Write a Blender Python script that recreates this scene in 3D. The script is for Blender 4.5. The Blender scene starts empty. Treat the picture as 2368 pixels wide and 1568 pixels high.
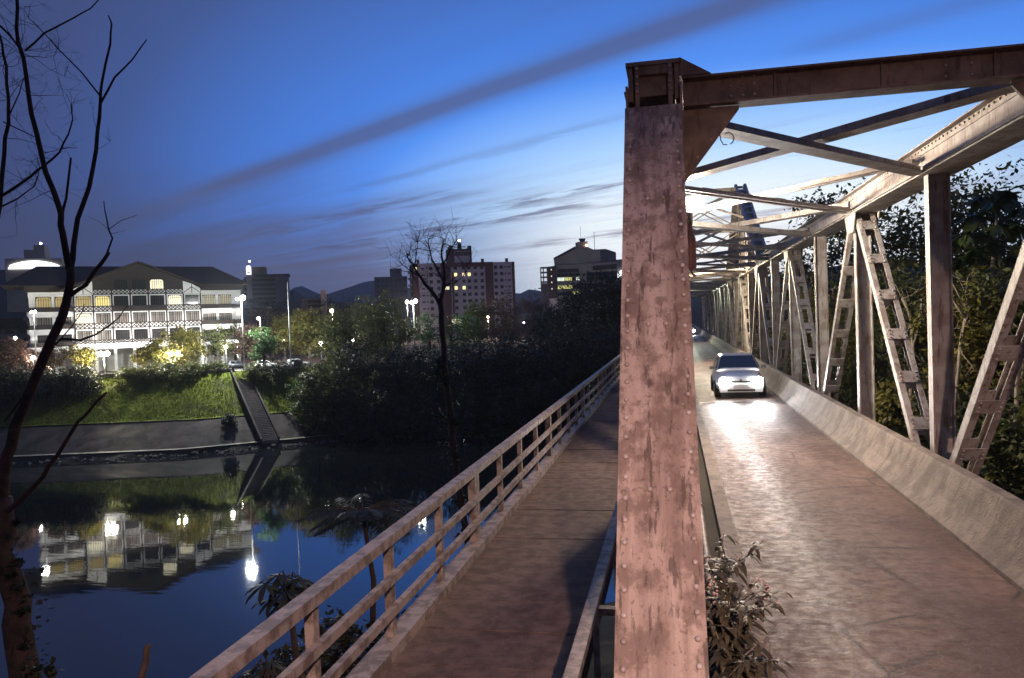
import bpy, math, random
import numpy as np
from math import sin, cos, tan, pi, radians, sqrt, atan, atan2, degrees
from mathutils import Vector, Matrix

random.seed(7)
RNG = np.random.default_rng(11)
SC = bpy.context.scene
COL = SC.collection

# ------------------------------------------------------------------ camera
F, CX, CY = 1805.0, 1183.5, 784.0          # calibrated from the bridge's vanishing point
PITCH, YAW, ROLL = radians(-1.406), radians(11.744), 0.0366
CAM = np.array([0.0, 0.0, 2.95])            # 2.95 m above the bridge deck (deck = z 0)
H0 = np.array([-sin(YAW), cos(YAW), 0.0])
R0 = np.array([cos(YAW), sin(YAW), 0.0])
Z0 = np.array([0, 0, 1.0])
CW = cos(PITCH) * H0 + sin(PITCH) * Z0
CU0 = -sin(PITCH) * H0 + cos(PITCH) * Z0
CR = cos(ROLL) * R0 - sin(ROLL) * CU0
CU = sin(ROLL) * R0 + cos(ROLL) * CU0
cam_data = bpy.data.cameras.new("camera")
cam_data.sensor_width = 36.0
cam_data.lens = 36.0 * F / 2367.0
cam_data.clip_start = 0.05
cam_data.clip_end = 20000.0
cam = bpy.data.objects.new("camera", cam_data)
COL.objects.link(cam)
M = Matrix.Identity(4)
for i in range(3):
    M[i][0], M[i][1], M[i][2], M[i][3] = CR[i], CU[i], -CW[i], CAM[i]
cam.matrix_world = M
SC.camera = cam


def at(x, y, D):
    """survey point at depth D metres along the sight line x,y of the measured view"""
    return CAM + D * (CR * (x - CX) / F - CU * (y - CY) / F + CW)


def gp(x, D, z):
    """ground point in column x, depth D, height z"""
    y = 726 - 0.0366 * (x - 1557) + (CAM[2] - z) / D * F
    p = at(x, y, D)
    p[2] = z
    return p


def ab(a, b, z=0.0):
    p = R0 * a + H0 * b
    return np.array([p[0], p[1], z])


# ------------------------------------------------------------------ world
SC.view_settings.view_transform = 'Standard'
SC.view_settings.look = 'None'
SC.view_settings.exposure = 0.0
SC.view_settings.gamma = 1.0
SC.cycles.use_denoising = True
SC.cycles.max_bounces = 6
SC.cycles.sample_clamp_indirect = 4.0

world = bpy.data.worlds.new("World")
SC.world = world
world.use_nodes = True


class NT:
    def __init__(self, tree):
        self.t = tree
        self.n = tree.nodes
        self.l = tree.links

    def node(self, typ, **kw):
        nd = self.n.new(typ)
        for k, v in kw.items():
            setattr(nd, k, v)
        return nd

    def put(self, sock, v):
        if isinstance(v, (int, float)):
            if hasattr(sock.default_value, '__len__'):
                sock.default_value = [v] * len(sock.default_value)
            else:
                sock.default_value = v
        elif isinstance(v, (tuple, list)):
            n = len(sock.default_value)
            sock.default_value = (tuple(v) + (1.0,))[:n]
        else:
            self.l.new(v, sock)

    def m(self, op, a, b=None, c=None, clamp=False):
        nd = self.node('ShaderNodeMath', operation=op, use_clamp=clamp)
        self.put(nd.inputs[0], a)
        if b is not None:
            self.put(nd.inputs[1], b)
        if c is not None:
            self.put(nd.inputs[2], c)
        return nd.outputs[0]

    def sstep(self, x, lo, hi):
        nd = self.node('ShaderNodeMapRange', interpolation_type='SMOOTHSTEP')
        self.put(nd.inputs[0], x)
        nd.inputs[1].default_value = lo
        nd.inputs[2].default_value = hi
        return nd.outputs[0]

    def mix(self, f, a, b, blend='MIX'):
        nd = self.node('ShaderNodeMix', data_type='RGBA', blend_type=blend)
        self.put(nd.inputs[0], f)
        self.put(nd.inputs[6], a)
        self.put(nd.inputs[7], b)
        return nd.outputs[2]

    def ramp(self, x, pts):
        nd = self.node('ShaderNodeValToRGB')
        e = nd.color_ramp.elements
        while len(e) < len(pts):
            e.new(0.5)
        for i, (p, c) in enumerate(pts):
            e[i].position = p
            if isinstance(c, (int, float)):
                c = (c, c, c)
            e[i].color = tuple(c) + (1.0,)
        self.put(nd.inputs[0], x)
        return nd.outputs[0]

    def noise(self, vec, scale, detail=4.0, rough=0.55, dim='3D'):
        nd = self.node('ShaderNodeTexNoise', noise_dimensions=dim)
        if vec is not None:
            self.l.new(vec, nd.inputs['Vector'])
        nd.inputs['Scale'].default_value = scale
        nd.inputs['Detail'].default_value = detail
        nd.inputs['Roughness'].default_value = rough
        return nd.outputs[0]

    def xyz(self, x, y, z):
        nd = self.node('ShaderNodeCombineXYZ')
        self.put(nd.inputs[0], x)
        self.put(nd.inputs[1], y)
        self.put(nd.inputs[2], z)
        return nd.outputs[0]


def build_world():
    g = NT(world.node_tree)
    bg = world.node_tree.nodes['Background']
    tc = g.node('ShaderNodeTexCoord')
    sep = g.node('ShaderNodeSeparateXYZ')
    g.l.new(tc.outputs['Generated'], sep.inputs[0])
    X, Y, Zc = sep.outputs
    az = g.m('MULTIPLY', g.m('ARCTAN2', X, Y), 57.29578)         # degrees right of the bridge axis
    el = g.m('MULTIPLY', g.m('ARCSINE', Zc), 57.29578)
    elp = g.m('MAXIMUM', el, 0.0)
    daz = g.m('MULTIPLY', g.m('SUBTRACT', az, 5.0), g.m('COSINE', g.m('MULTIPLY', g.m('MAXIMUM', el, 0.0), 0.0174533)))                               # the afterglow of sunset
    adaz = g.m('ABSOLUTE', daz)
    fa = g.m('ADD', g.m('MULTIPLY', adaz, 0.38), g.m('MULTIPLY', g.m('POWER', adaz, 2.0), 0.0084))
    fe = g.m('MULTIPLY', g.m('SUBTRACT', g.m('MINIMUM', elp, 24.0), 3.0), 1.32)
    d2 = g.m('ADD', g.m('POWER', fa, 2.0), g.m('POWER', fe, 2.0))
    d = g.m('SQRT', d2)
    col = g.ramp(g.m('DIVIDE', d, 90.0), [
        (0.0, (1.0, 1.0, 1.0)), (0.08, (0.84, 0.93, 1.0)), (0.125, (0.46, 0.69, 1.0)), (0.162, (0.25, 0.48, 0.95)), (0.205, (0.085, 0.27, 0.84)),
        (0.25, (0.062, 0.20, 0.68)), (0.31, (0.055, 0.145, 0.48)), (0.37, (0.050, 0.092, 0.27)), (0.43, (0.046, 0.068, 0.185)), (0.70, (0.046, 0.060, 0.14))])
    # dim bank of haze low over the horizon away from the glow
    # streaked cirrus on a high flat layer
    zz = g.m('MAXIMUM', Zc, 0.035)
    px = g.m('DIVIDE', X, zz)
    py = g.m('DIVIDE', Y, zz)
    u = g.m('ADD', g.m('MULTIPLY', px, 0.562), g.m('MULTIPLY', py, 0.827))
    v = g.m('SUBTRACT', g.m('MULTIPLY', px, 0.827), g.m('MULTIPLY', py, 0.562))
    n1 = g.noise(g.xyz(g.m('MULTIPLY', u, 1.5), g.m('MULTIPLY', v, 0.16), 3.0), 1.0, 5.0, 0.55)
    n2 = g.noise(g.xyz(g.m('MULTIPLY', u, 6.0), g.m('MULTIPLY', v, 0.8), 8.0), 1.0, 5.0, 0.6)
    n3 = g.noise(g.xyz(g.m('MULTIPLY', u, 4.0), g.m('MULTIPLY', v, 1.0), 5.0), 1.0, 6.0, 0.62)
    n0 = g.noise(g.xyz(g.m('MULTIPLY', u, 0.5), g.m('MULTIPLY', v, 0.5), 1.0), 1.0, 2.0, 0.5)

    elw = g.m('ADD', el, g.m('MULTIPLY', g.m('SUBTRACT', n1, 0.5), -9.0))
    hz = g.m('MULTIPLY', g.sstep(elw, 13.0, 3.0), g.sstep(adaz, 6.0, 28.0))
    hcol = g.ramp(g.m('DIVIDE', adaz, 90.0), [(0.08, (0.42, 0.42, 0.55)), (0.20, (0.18, 0.185, 0.32)), (0.33, (0.095, 0.11, 0.21)), (0.45, (0.060, 0.072, 0.145)), (0.62, (0.042, 0.052, 0.11))])
    col = g.mix(hz, col, hcol)

    def band(uc, w, v0, v1, v2, v3, amp):
        uu = g.m('ADD', u, g.m('MULTIPLY', g.m('SUBTRACT', n0, 0.5), 0.18 * w / 0.2))
        q = g.m('DIVIDE', g.m('SUBTRACT', uu, uc), w)
        e = g.m('EXPONENT', g.m('MULTIPLY', g.m('MULTIPLY', q, q), -1.0))
        along = g.m('MULTIPLY', g.sstep(v, v0, v1), g.sstep(v, v3, v2))
        return g.m('MULTIPLY', g.m('MULTIPLY', e, along), amp)
    c = band(2.34, 0.135, -7.8, -4.6, -1.5, -0.1, 1.0)
    c = g.m('ADD', c, band(2.95, 0.12, -1.6, -1.2, -0.2, 1.4, 0.35))
    w_ = g.sstep(n3, 0.42, 0.60)
    lowc = band(5.25, 0.36, -12.0, -8.5, -5.0, -3.6, 0.95)
    lowc = g.m('ADD', lowc, band(4.72, 0.15, -5.6, -4.8, -4.0, -3.2, 1.1))
    lowc = g.m('ADD', lowc, band(7.6, 0.35, -9.0, -6.5, -3.5, -1.0, 0.95))
    lowc = g.m('ADD', lowc, band(3.9, 0.30, -10.0, -7.5, -5.5, -3.8, 0.75))
    lowc = g.m('ADD', lowc, band(3.2, 0.10, -6.0, -4.4, -3.0, -1.8, 0.35))
    c = g.m('ADD', c, g.m('MULTIPLY', lowc, w_))
    tex = g.m('MULTIPLY', g.sstep(n1, 0.52, 0.74), 0.20)
    tex = g.m('ADD', tex, g.m('MULTIPLY', g.sstep(n2, 0.56, 0.74), g.m('MULTIPLY', g.sstep(u, 3.0, 4.6), 0.35)))
    c = g.m('MULTIPLY', c, g.m('ADD', 0.74, g.m('MULTIPLY', n2, 0.52)))
    c = g.m('MINIMUM', g.m('ADD', c, tex), 0.9)
    c = g.m('MULTIPLY', c, g.sstep(el, 1.0, 5.0))
    gray = g.mix(0.62, g.mix(1.0, col, (0.62, 0.52, 0.52), 'MULTIPLY'), (0.10, 0.115, 0.22))
    col = g.mix(c, col, gray)
    # below the horizon: dim ground
    col = g.mix(g.sstep(el, 0.0, -2.0), col, (0.02, 0.02, 0.025))
    g.l.new(col, bg.inputs[0])
    bg.inputs[1].default_value = 1.12


build_world()

# ------------------------------------------------------------------ materials
MATS = {}


def mat(name, c, rough=0.8, c2=None, scale=3.0, metal=0.0, bump=0.0, bscale=40.0, lo=0.35, hi=0.65, detail=5.0,
        stretch=(1, 1, 1), emit=None, estr=0.0, ior=1.45, spec=0.5, rough2=None, streak=None, coat=0.0, trans=0.0, space='Object'):
    if name in MATS:
        return MATS[name]
    m = bpy.data.materials.new(name)
    m.use_nodes = True
    g = NT(m.node_tree)
    b = m.node_tree.nodes['Principled BSDF']
    tc = g.node('ShaderNodeTexCoord')
    geo = g.node('ShaderNodeNewGeometry')
    mp = g.node('ShaderNodeMapping')
    g.l.new(geo.outputs['Position'] if space == 'World' else tc.outputs['Object'], mp.inputs[0])
    mp.inputs['Scale'].default_value = stretch
    vec = mp.outputs[0]
    if c2 is not None:
        n = g.noise(vec, scale, detail, 0.6)
        f = g.sstep(n, lo, hi)
        colr = g.mix(f, c, c2)
        if streak is not None:
            mp2 = g.node('ShaderNodeMapping')
            g.l.new(mp.inputs[0].links[0].from_socket, mp2.inputs[0])
            mp2.inputs['Scale'].default_value = streak[1]
            n3 = g.noise(mp2.outputs[0], streak[2], 4.0, 0.6)
            colr = g.mix(g.m('MULTIPLY', g.sstep(n3, streak[4], streak[5]), streak[3]), colr, streak[0])
        g.put(b.inputs['Base Color'], colr)
        if rough2 is not None:
            rr = g.m('ADD', rough, g.m('MULTIPLY', f, rough2 - rough))
            g.put(b.inputs['Roughness'], rr)
        else:
            b.inputs['Roughness'].default_value = rough
    else:
        b.inputs['Base Color'].default_value = tuple(c) + (1,)
        b.inputs['Roughness'].default_value = rough
    b.inputs['Metallic'].default_value = metal
    b.inputs['IOR'].default_value = ior
    b.inputs['Specular IOR Level'].default_value = spec
    b.inputs['Coat Weight'].default_value = coat
    if trans:
        b.inputs['Transmission Weight'].default_value = trans
    if bump:
        bn = g.node('ShaderNodeBump')
        bn.inputs['Strength'].default_value = bump
        bn.inputs['Distance'].default_value = 0.02
        g.l.new(g.noise(vec, bscale, 4.0, 0.6), bn.inputs['Height'])
        g.l.new(bn.outputs[0], b.inputs['Normal'])
    if emit is not None:
        b.inputs['Emission Color'].default_value = tuple(emit) + (1,)
        b.inputs['Emission Strength'].default_value = estr
    MATS[name] = m
    return m


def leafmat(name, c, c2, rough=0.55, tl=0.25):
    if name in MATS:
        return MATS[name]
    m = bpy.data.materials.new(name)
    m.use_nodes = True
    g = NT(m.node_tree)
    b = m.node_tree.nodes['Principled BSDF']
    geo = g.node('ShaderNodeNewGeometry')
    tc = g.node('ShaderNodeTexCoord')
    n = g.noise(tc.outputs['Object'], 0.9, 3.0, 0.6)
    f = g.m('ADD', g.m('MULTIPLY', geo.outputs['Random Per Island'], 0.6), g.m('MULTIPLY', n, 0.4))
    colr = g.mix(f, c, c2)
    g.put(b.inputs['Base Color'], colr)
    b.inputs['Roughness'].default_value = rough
    b.inputs['Specular IOR Level'].default_value = 0.35
    t = g.node('ShaderNodeBsdfTranslucent')
    g.put(t.inputs[0], colr)
    mx = g.node('ShaderNodeMixShader')
    mx.inputs[0].default_value = tl
    out = m.node_tree.nodes['Material Output']
    g.l.new(b.outputs[0], mx.inputs[1])
    g.l.new(t.outputs[0], mx.inputs[2])
    g.l.new(mx.outputs[0], out.inputs[0])
    MATS[name] = m
    return m


STEEL = mat('steel_paint', (0.36, 0.335, 0.315), 0.5, (0.24, 0.20, 0.18), 3.0, bump=0.4, bscale=50, detail=10.0, lo=0.42, hi=0.62,
            streak=((0.14, 0.085, 0.065), (9, 9, 1.1), 1.6, 0.85, 0.55, 0.66), space='World')


def worn_steel():
    m = bpy.data.materials.new('steel_paint_worn')
    m.use_nodes = True
    g = NT(m.node_tree)
    b = m.node_tree.nodes['Principled BSDF']
    geo = g.node('ShaderNodeNewGeometry')

    def mp(sc):
        k = g.node('ShaderNodeMapping')
        g.l.new(geo.outputs['Position'], k.inputs[0])
        k.inputs['Scale'].default_value = sc
        return k.outputs[0]
    nb = g.noise(mp((5.0, 0.55, 0.5)), 1.2, 6.0, 0.6)
    nm = g.noise(mp((1, 0.8, 0.7)), 5.5, 10.0, 0.68)
    nd = g.noise(mp((17, 3.2, 2.6)), 1.1, 8.0, 0.62)
    ns_ = g.noise(mp((1, 0.8, 0.8)), 26.0, 4.0, 0.6)
    c = g.mix(g.sstep(nb, 0.38, 0.62), (0.37, 0.29, 0.25), (0.215, 0.155, 0.128))
    c = g.mix(g.m('MULTIPLY', g.sstep(nm, 0.45, 0.58), 0.72), c, (0.12, 0.078, 0.06))
    c = g.mix(g.m('MULTIPLY', g.sstep(nd, 0.545, 0.63), 0.8), c, (0.062, 0.040, 0.032))
    c = g.mix(g.m('MULTIPLY', g.sstep(ns_, 0.60, 0.66), 0.55), c, (0.08, 0.05, 0.04))
    c = g.mix(g.m('MULTIPLY', g.sstep(ns_, 0.36, 0.30), 0.4), c, (0.50, 0.42, 0.38))
    g.put(b.inputs['Base Color'], c)
    g.put(b.inputs['Roughness'], g.m('ADD', 0.42, g.m('MULTIPLY', nm, 0.35)))
    bn = g.node('ShaderNodeBump')
    bn.inputs['Strength'].default_value = 0.6
    bn.inputs['Distance'].default_value = 0.01
    g.l.new(g.m('ADD', nm, g.m('MULTIPLY', ns_, 0.6)), bn.inputs['Height'])
    g.l.new(bn.outputs[0], b.inputs['Normal'])
    MATS['steel_paint_worn'] = m
    return m


STEELW = worn_steel()
STEELR = mat('steel_rusted', (0.23, 0.16, 0.125), 0.6, (0.125, 0.083, 0.064), 3.0, bump=0.7, bscale=50, detail=12.0, lo=0.38, hi=0.66,
             streak=((0.05, 0.032, 0.027), (9, 9, 2.0), 1.5, 0.7, 0.55, 0.70), space='World')
RIVET = mat('rivet_paint', (0.42, 0.37, 0.35), 0.45, (0.25, 0.2, 0.18), 8.0, space='World')
DARKSTEEL = mat('dark_steel', (0.12, 0.10, 0.095), 0.6, (0.07, 0.055, 0.05), 3.0)
RAILP = mat('rail_paint', (0.255, 0.21, 0.185), 0.55, (0.12, 0.092, 0.078), 7.0, detail=11.0, lo=0.42, hi=0.6, bump=0.3, bscale=50, space='World',
            streak=((0.40, 0.33, 0.30), (5, 5, 5), 3.0, 0.6, 0.60, 0.72))
CONC = mat('concrete', (0.205, 0.165, 0.138), 0.82, (0.115, 0.09, 0.075), 2.2, bump=0.8, bscale=28, detail=12.0, lo=0.4, hi=0.62, space='World',
           streak=((0.08, 0.065, 0.055), (3.0, 3.0, 0.5), 3.5, 0.75, 0.50, 0.70))
WALK = mat('walkway_concrete', (0.125, 0.083, 0.068), 0.9, (0.066, 0.043, 0.035), 5.0, detail=12.0, lo=0.38, hi=0.62, bump=0.7, bscale=45, space='World',
           streak=((0.26, 0.19, 0.165), (1, 1, 1), 30.0, 0.6, 0.64, 0.70))
WHITE = mat('white_plaster', (0.74, 0.73, 0.72), 0.8, (0.66, 0.65, 0.64), 0.6)
BEAM = mat('dark_timber', (0.028, 0.020, 0.017), 0.7, (0.018, 0.013, 0.011), 4.0)
ROOFM = mat('roof_tiles', (0.032, 0.019, 0.018), 0.85, (0.02, 0.013, 0.013), 1.5, bump=0.3, bscale=12)
GLASSD = mat('dark_glass', (0.02, 0.02, 0.022), 0.12, spec=0.6)
GLASSY = mat('lit_yellow_glass', (0.3, 0.25, 0.1), 0.4, emit=(1.0, 0.80, 0.30), estr=0.85)
GLASSW = mat('lit_white_glass', (0.3, 0.3, 0.25), 0.4, emit=(1.0, 0.91, 0.60), estr=1.05)
CURT = mat('curtained_glass', (0.19, 0.165, 0.145), 0.5, (0.03, 0.027, 0.024), 1.0, stretch=(5, 1, 0.05), lo=0.47, hi=0.53, detail=0.0)
BULB = mat('bulb_white', (1, 1, 1), 0.4, emit=(1.0, 0.97, 0.92), estr=25.0)
BULBO = mat('bulb_sodium', (1, 0.8, 0.6), 0.4, emit=(1.0, 0.66, 0.42), estr=25.0)
BULBP = mat('bulb_pink', (1, 0.9, 0.85), 0.4, emit=(1.0, 0.84, 0.74), estr=60.0)
POLEM = mat('galvanised_pole', (0.42, 0.43, 0.43), 0.45, (0.33, 0.34, 0.34), 2.0, metal=0.3)
BARK = mat('bark', (0.060, 0.034, 0.026), 0.9, (0.022, 0.015, 0.012), 6.0, bump=0.6, bscale=25)
BARKG = mat('bark_grey', (0.24, 0.20, 0.16), 0.9, (0.12, 0.095, 0.075), 7.0, bump=0.6, bscale=25)
BARKD = mat('bark_dark', (0.05, 0.035, 0.03), 0.95, (0.03, 0.022, 0.02), 6.0)
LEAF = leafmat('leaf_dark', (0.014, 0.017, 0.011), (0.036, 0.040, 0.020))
LEAFM = leafmat('leaf_mid', (0.045, 0.058, 0.016), (0.12, 0.125, 0.035))
LEAFY = leafmat('leaf_yellow', (0.075, 0.075, 0.014), (0.18, 0.15, 0.03))
LEAFP = leafmat('leaf_russet', (0.14, 0.085, 0.055), (0.24, 0.15, 0.11))
LEAFG = leafmat('leaf_green', (0.03, 0.075, 0.02), (0.08, 0.16, 0.045))

# ------------------------------------------------------------------ mesh helpers


class MB:
    def __init__(self):
        self.v, self.f = [], []

    def add(self, vs, fs):
        o = len(self.v)
        self.v += [tuple(map(float, p)) for p in vs]
        self.f += [tuple(i + o for i in f) for f in fs]
        return self

    def hexa(self, p):      # 8 points: bottom 4 ccw, top 4 ccw
        return self.add(p, [(3, 2, 1, 0), (4, 5, 6, 7), (0, 1, 5, 4), (1, 2, 6, 5), (2, 3, 7, 6), (3, 0, 4, 7)])

    def box(self, x0, x1, y0, y1, z0, z1):
        return self.hexa([(x0, y0, z0), (x1, y0, z0), (x1, y1, z0), (x0, y1, z0), (x0, y0, z1), (x1, y0, z1), (x1, y1, z1), (x0, y1, z1)])

    def bar(self, p, q, w, h, side=(1, 0, 0), offs=(0, 0)):
        """bar from p to q; w along 'side', h along the other normal; offs shifts the section"""
        p, q = np.array(p, float), np.array(q, float)
        d = q - p
        d /= np.linalg.norm(d)
        s = np.array(side, float)
        s = s - d * (s @ d)
        s /= np.linalg.norm(s)
        n = np.cross(d, s)
        c = s * offs[0] + n * offs[1]
        a, b = s * w / 2, n * h / 2
        r = []
        for e in (p, q):
            r += [e + c - a - b, e + c + a - b, e + c + a + b, e + c - a + b]
        return self.add(r, [(3, 2, 1, 0), (4, 5, 6, 7), (0, 1, 5, 4), (1, 2, 6, 5), (2, 3, 7, 6), (3, 0, 4, 7)])

    def tube(self, pts, rad, n=8, cap=True):
        pts = [np.array(p, float) for p in pts]
        k = len(pts)
        if not hasattr(rad, '__len__'):
            rad = [rad] * k
        o = len(self.v)
        u = None
        for i in range(k):
            d = pts[min(i + 1, k - 1)] - pts[max(i - 1, 0)]
            d = d / (np.linalg.norm(d) + 1e-9)
            if u is None:
                u = np.cross(d, (0.3, 0.9, 0.2))
                if np.linalg.norm(u) < 0.1:
                    u = np.cross(d, (1, 0, 0))
            u = u - d * (u @ d)
            u /= np.linalg.norm(u)
            w = np.cross(d, u)
            for j in range(n):
                t = 2 * pi * j / n
                self.v.append(tuple(pts[i] + rad[i] * (cos(t) * u + sin(t) * w)))
        for i in range(k - 1):
            for j in range(n):
                a, b = o + i * n + j, o + i * n + (j + 1) % n
                self.f.append((a, b, b + n, a + n))
        if cap:
            self.f.append(tuple(o + j for j in range(n))[::-1])
            self.f.append(tuple(o + (k - 1) * n + j for j in range(n)))
        return self

    def prism(self, poly, ax, t0, t1):
        """poly of 2d points extruded along axis ax ('x','y','z') from t0 to t1"""
        def P(a, b, t):
            return {'x': (t, a, b), 'y': (a, t, b), 'z': (a, b, t)}[ax]
        n = len(poly)
        vs = [P(a, b, t0) for a, b in poly] + [P(a, b, t1) for a, b in poly]
        fs = [tuple(range(n))[::-1], tuple(range(n, 2 * n))]
        for i in range(n):
            j = (i + 1) % n
            fs.append((i, j, n + j, n + i))
        return self.add(vs, fs)

    def lathe(self, prof, n=12, c=(0, 0, 0)):
        o = len(self.v)
        for r, z in prof:
            for j in range(n):
                t = 2 * pi * j / n
                self.v.append((c[0] + r * cos(t), c[1] + r * sin(t), c[2] + z))
        for i in range(len(prof) - 1):
            for j in range(n):
                a, b = o + i * n + j, o + i * n + (j + 1) % n
                self.f.append((a, b, b + n, a + n))
        self.f.append(tuple(o + j for j in range(n))[::-1])
        self.f.append(tuple(o + (len(prof) - 1) * n + j for j in range(n)))
        return self

    def mesh(self, name, mats, smooth=False):
        me = bpy.data.meshes.new(name)
        me.from_pydata(self.v, [], self.f)
        for m in (mats if isinstance(mats, (list, tuple)) else [mats]):
            me.materials.append(m)
        if smooth:
            me.shade_smooth()
        me.update()
        return me

    def build(self, name, mats, parent=None, smooth=False):
        return link(name, self.mesh(name, mats, smooth), parent)


def link(name, me, parent=None, loc=None):
    o = bpy.data.objects.new(name, me)
    COL.objects.link(o)
    if parent is not None:
        o.parent = parent
    if loc is not None:
        o.location = tuple(float(q) for q in loc)
    return o


def tag(o, label, cat, group=None, kind=None):
    if label:
        o['label'] = label
    if cat:
        o['category'] = cat
    if group:
        o['group'] = group
    if kind:
        o['kind'] = kind
    return o


def thing(name, label, cat, loc=(0, 0, 0), rz=0.0, group=None):
    o = link(name, None, None, loc)
    o.rotation_euler = (0, 0, rz)
    return tag(o, label, cat, group)


def struct(name, mb, m, label=None, smooth=False):
    o = mb.build(name, m, None, smooth)
    o['kind'] = 'structure'
    o['label'] = label or name.replace('_', ' ')
    return o


def lamp_light(name, kind, loc, power, color, parent=None, size=0.1, aim=None, spot=None, blend=0.5):
    d = bpy.data.lights.new(name, kind)
    d.energy = power
    d.color = color
    if kind == 'AREA':
        d.size = size
    else:
        d.shadow_soft_size = size
    if kind == 'SPOT':
        d.spot_size = radians(spot)
        d.spot_blend = blend
    o = bpy.data.objects.new(name, d)
    COL.objects.link(o)
    o.location = tuple(float(q) for q in loc)
    if aim is not None:
        v = Vector([float(q) for q in aim]) - Vector(o.location)
        o.rotation_euler = v.to_track_quat('-Z', 'Y').to_euler()
    if parent is not None:
        o.parent = parent
    return o


def np_mesh(name, V, Fc, m):
    """V (n,3), Fc (k,q) constant-size faces"""
    me = bpy.data.meshes.new(name)
    k, q = Fc.shape
    me.vertices.add(len(V))
    me.vertices.foreach_set('co', V.astype(np.float32).ravel())
    me.loops.add(k * q)
    me.loops.foreach_set('vertex_index', Fc.astype(np.int32).ravel())
    me.polygons.add(k)
    me.polygons.foreach_set('loop_start', np.arange(0, k * q, q, dtype=np.int32))
    me.update(calc_edges=True)
    me.materials.append(m)
    return me


def leaves(centers, radii, n, size, m, droop=0.0, aspect=0.5, shell=0.55, flat=1.0, name='crown', gaps=True):
    """n leaf faces spread through the ellipsoidal clumps"""
    C = np.array(centers, float)
    Rr = np.array(radii, float)
    if Rr.ndim == 1:
        Rr = np.stack([Rr, Rr, Rr * flat], 1)
    w = Rr.prod(1) ** (2 / 3.)
    idx = RNG.choice(len(C), n, p=w / w.sum())
    d = RNG.normal(size=(n, 3))
    d /= np.linalg.norm(d, axis=1)[:, None]
    rr = shell + (1.08 - shell) * RNG.random(n) ** 0.7
    # ragged outline: small sub-clumps
    P = C[idx] + d * rr[:, None] * Rr[idx]
    if gaps:
        k = max(6, n // 38)
        sub = P[RNG.choice(n, k)]
        j = RNG.integers(0, k, n)
        s = np.mean(Rr) * 0.30
        P = np.where((RNG.random(n) < 0.75)[:, None], sub[j] + RNG.normal(size=(n, 3)) * s * (0.55, 0.55, 0.4), P)
    ax = RNG.normal(size=(n, 3))
    ax[:, 2] = ax[:, 2] * 0.6 - droop
    ax /= np.linalg.norm(ax, axis=1)[:, None]
    up = RNG.normal(size=(n, 3)) * 0.6 + (0, 0, 1.0)
    sd = np.cross(ax, up)
    sd /= np.linalg.norm(sd, axis=1)[:, None] + 1e-6
    L = size * (0.6 + 0.8 * RNG.random(n))[:, None]
    nrm = np.cross(ax, sd)
    a = P - ax * L * 0.5
    b = P + sd * L * aspect * 0.5 + nrm * L * 0.06
    c = P + ax * L * 0.5
    e = P - sd * L * aspect * 0.5 + nrm * L * 0.06
    V = np.stack([a, b, c, e], 1).reshape(-1, 3)
    Fc = np.arange(4 * n).reshape(n, 4)
    return np_mesh(name, V, Fc, m)
# ------------------------------------------------------------------ terrain and water
WATER_Z, GROUND_Z = -15.05, -3.9
EDGE = [(-900, 150), (-300, 128), (-120, 118), (-75, 112), (-49, 113), (-26.5, 123.5), (-12, 123), (0, 119.5), (25, 116), (60, 113), (150, 108), (900, 80)]
EA, EB = np.array([e[0] for e in EDGE], float), np.array([e[1] for e in EDGE], float)
AS = np.concatenate([np.linspace(-900, -130, 8), np.linspace(-120, 130, 101), np.linspace(140, 900, 8)])


def edge_b(a):
    return float(np.interp(a, EA, EB))


def strip(ts, zs, a0=-900, a1=900, jit=0.0, jz=0.0):
    mb = MB()
    A = [a for a in AS if a0 <= a <= a1]
    if a0 > -900:
        A = [a0] + [a for a in A if a > a0 + 0.3]
    if a1 < 900:
        A = [a for a in A if a < a1 - 0.3] + [a1]
    n = len(ts)
    vs, fs = [], []
    for a in A:
        for t, z in zip(ts, zs):
            inner = 0 < ts.index(t) < n - 1
            vs.append(ab(a, edge_b(a) + t + (random.uniform(-jit, jit) if inner else 0), z + (random.uniform(-jz, jz) if inner else 0)))
    for i in range(len(A) - 1):
        for j in range(n - 1):
            p = i * n + j
            fs.append((p, p + n, p + n + 1, p + 1))
    return mb.add(vs, fs)


GRASS = mat('grass_turf', (0.115, 0.14, 0.006), 0.9, (0.055, 0.06, 0.010), 0.35, lo=0.45, hi=0.65, bump=0.8, bscale=6, detail=8, space='World')
REVET = mat('revetment', (0.06, 0.046, 0.042), 0.9, (0.03, 0.023, 0.021), 0.5, detail=10.0, lo=0.4, hi=0.6, bump=0.5, bscale=3, space='World')
SOIL = mat('bank_soil', (0.045, 0.036, 0.028), 0.95, (0.025, 0.022, 0.017), 0.4, bump=0.8, bscale=2, space='World')
PAVE = mat('promenade_paving', (0.26, 0.235, 0.21), 0.85, (0.19, 0.17, 0.15), 0.5, space='World')
ASPH = mat('asphalt', (0.06, 0.058, 0.058), 0.7, (0.04, 0.04, 0.04), 0.4, space='World')
TOWP = mat('towpath_stone', (0.27, 0.25, 0.21), 0.85, (0.15, 0.135, 0.115), 0.5, space='World')

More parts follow.
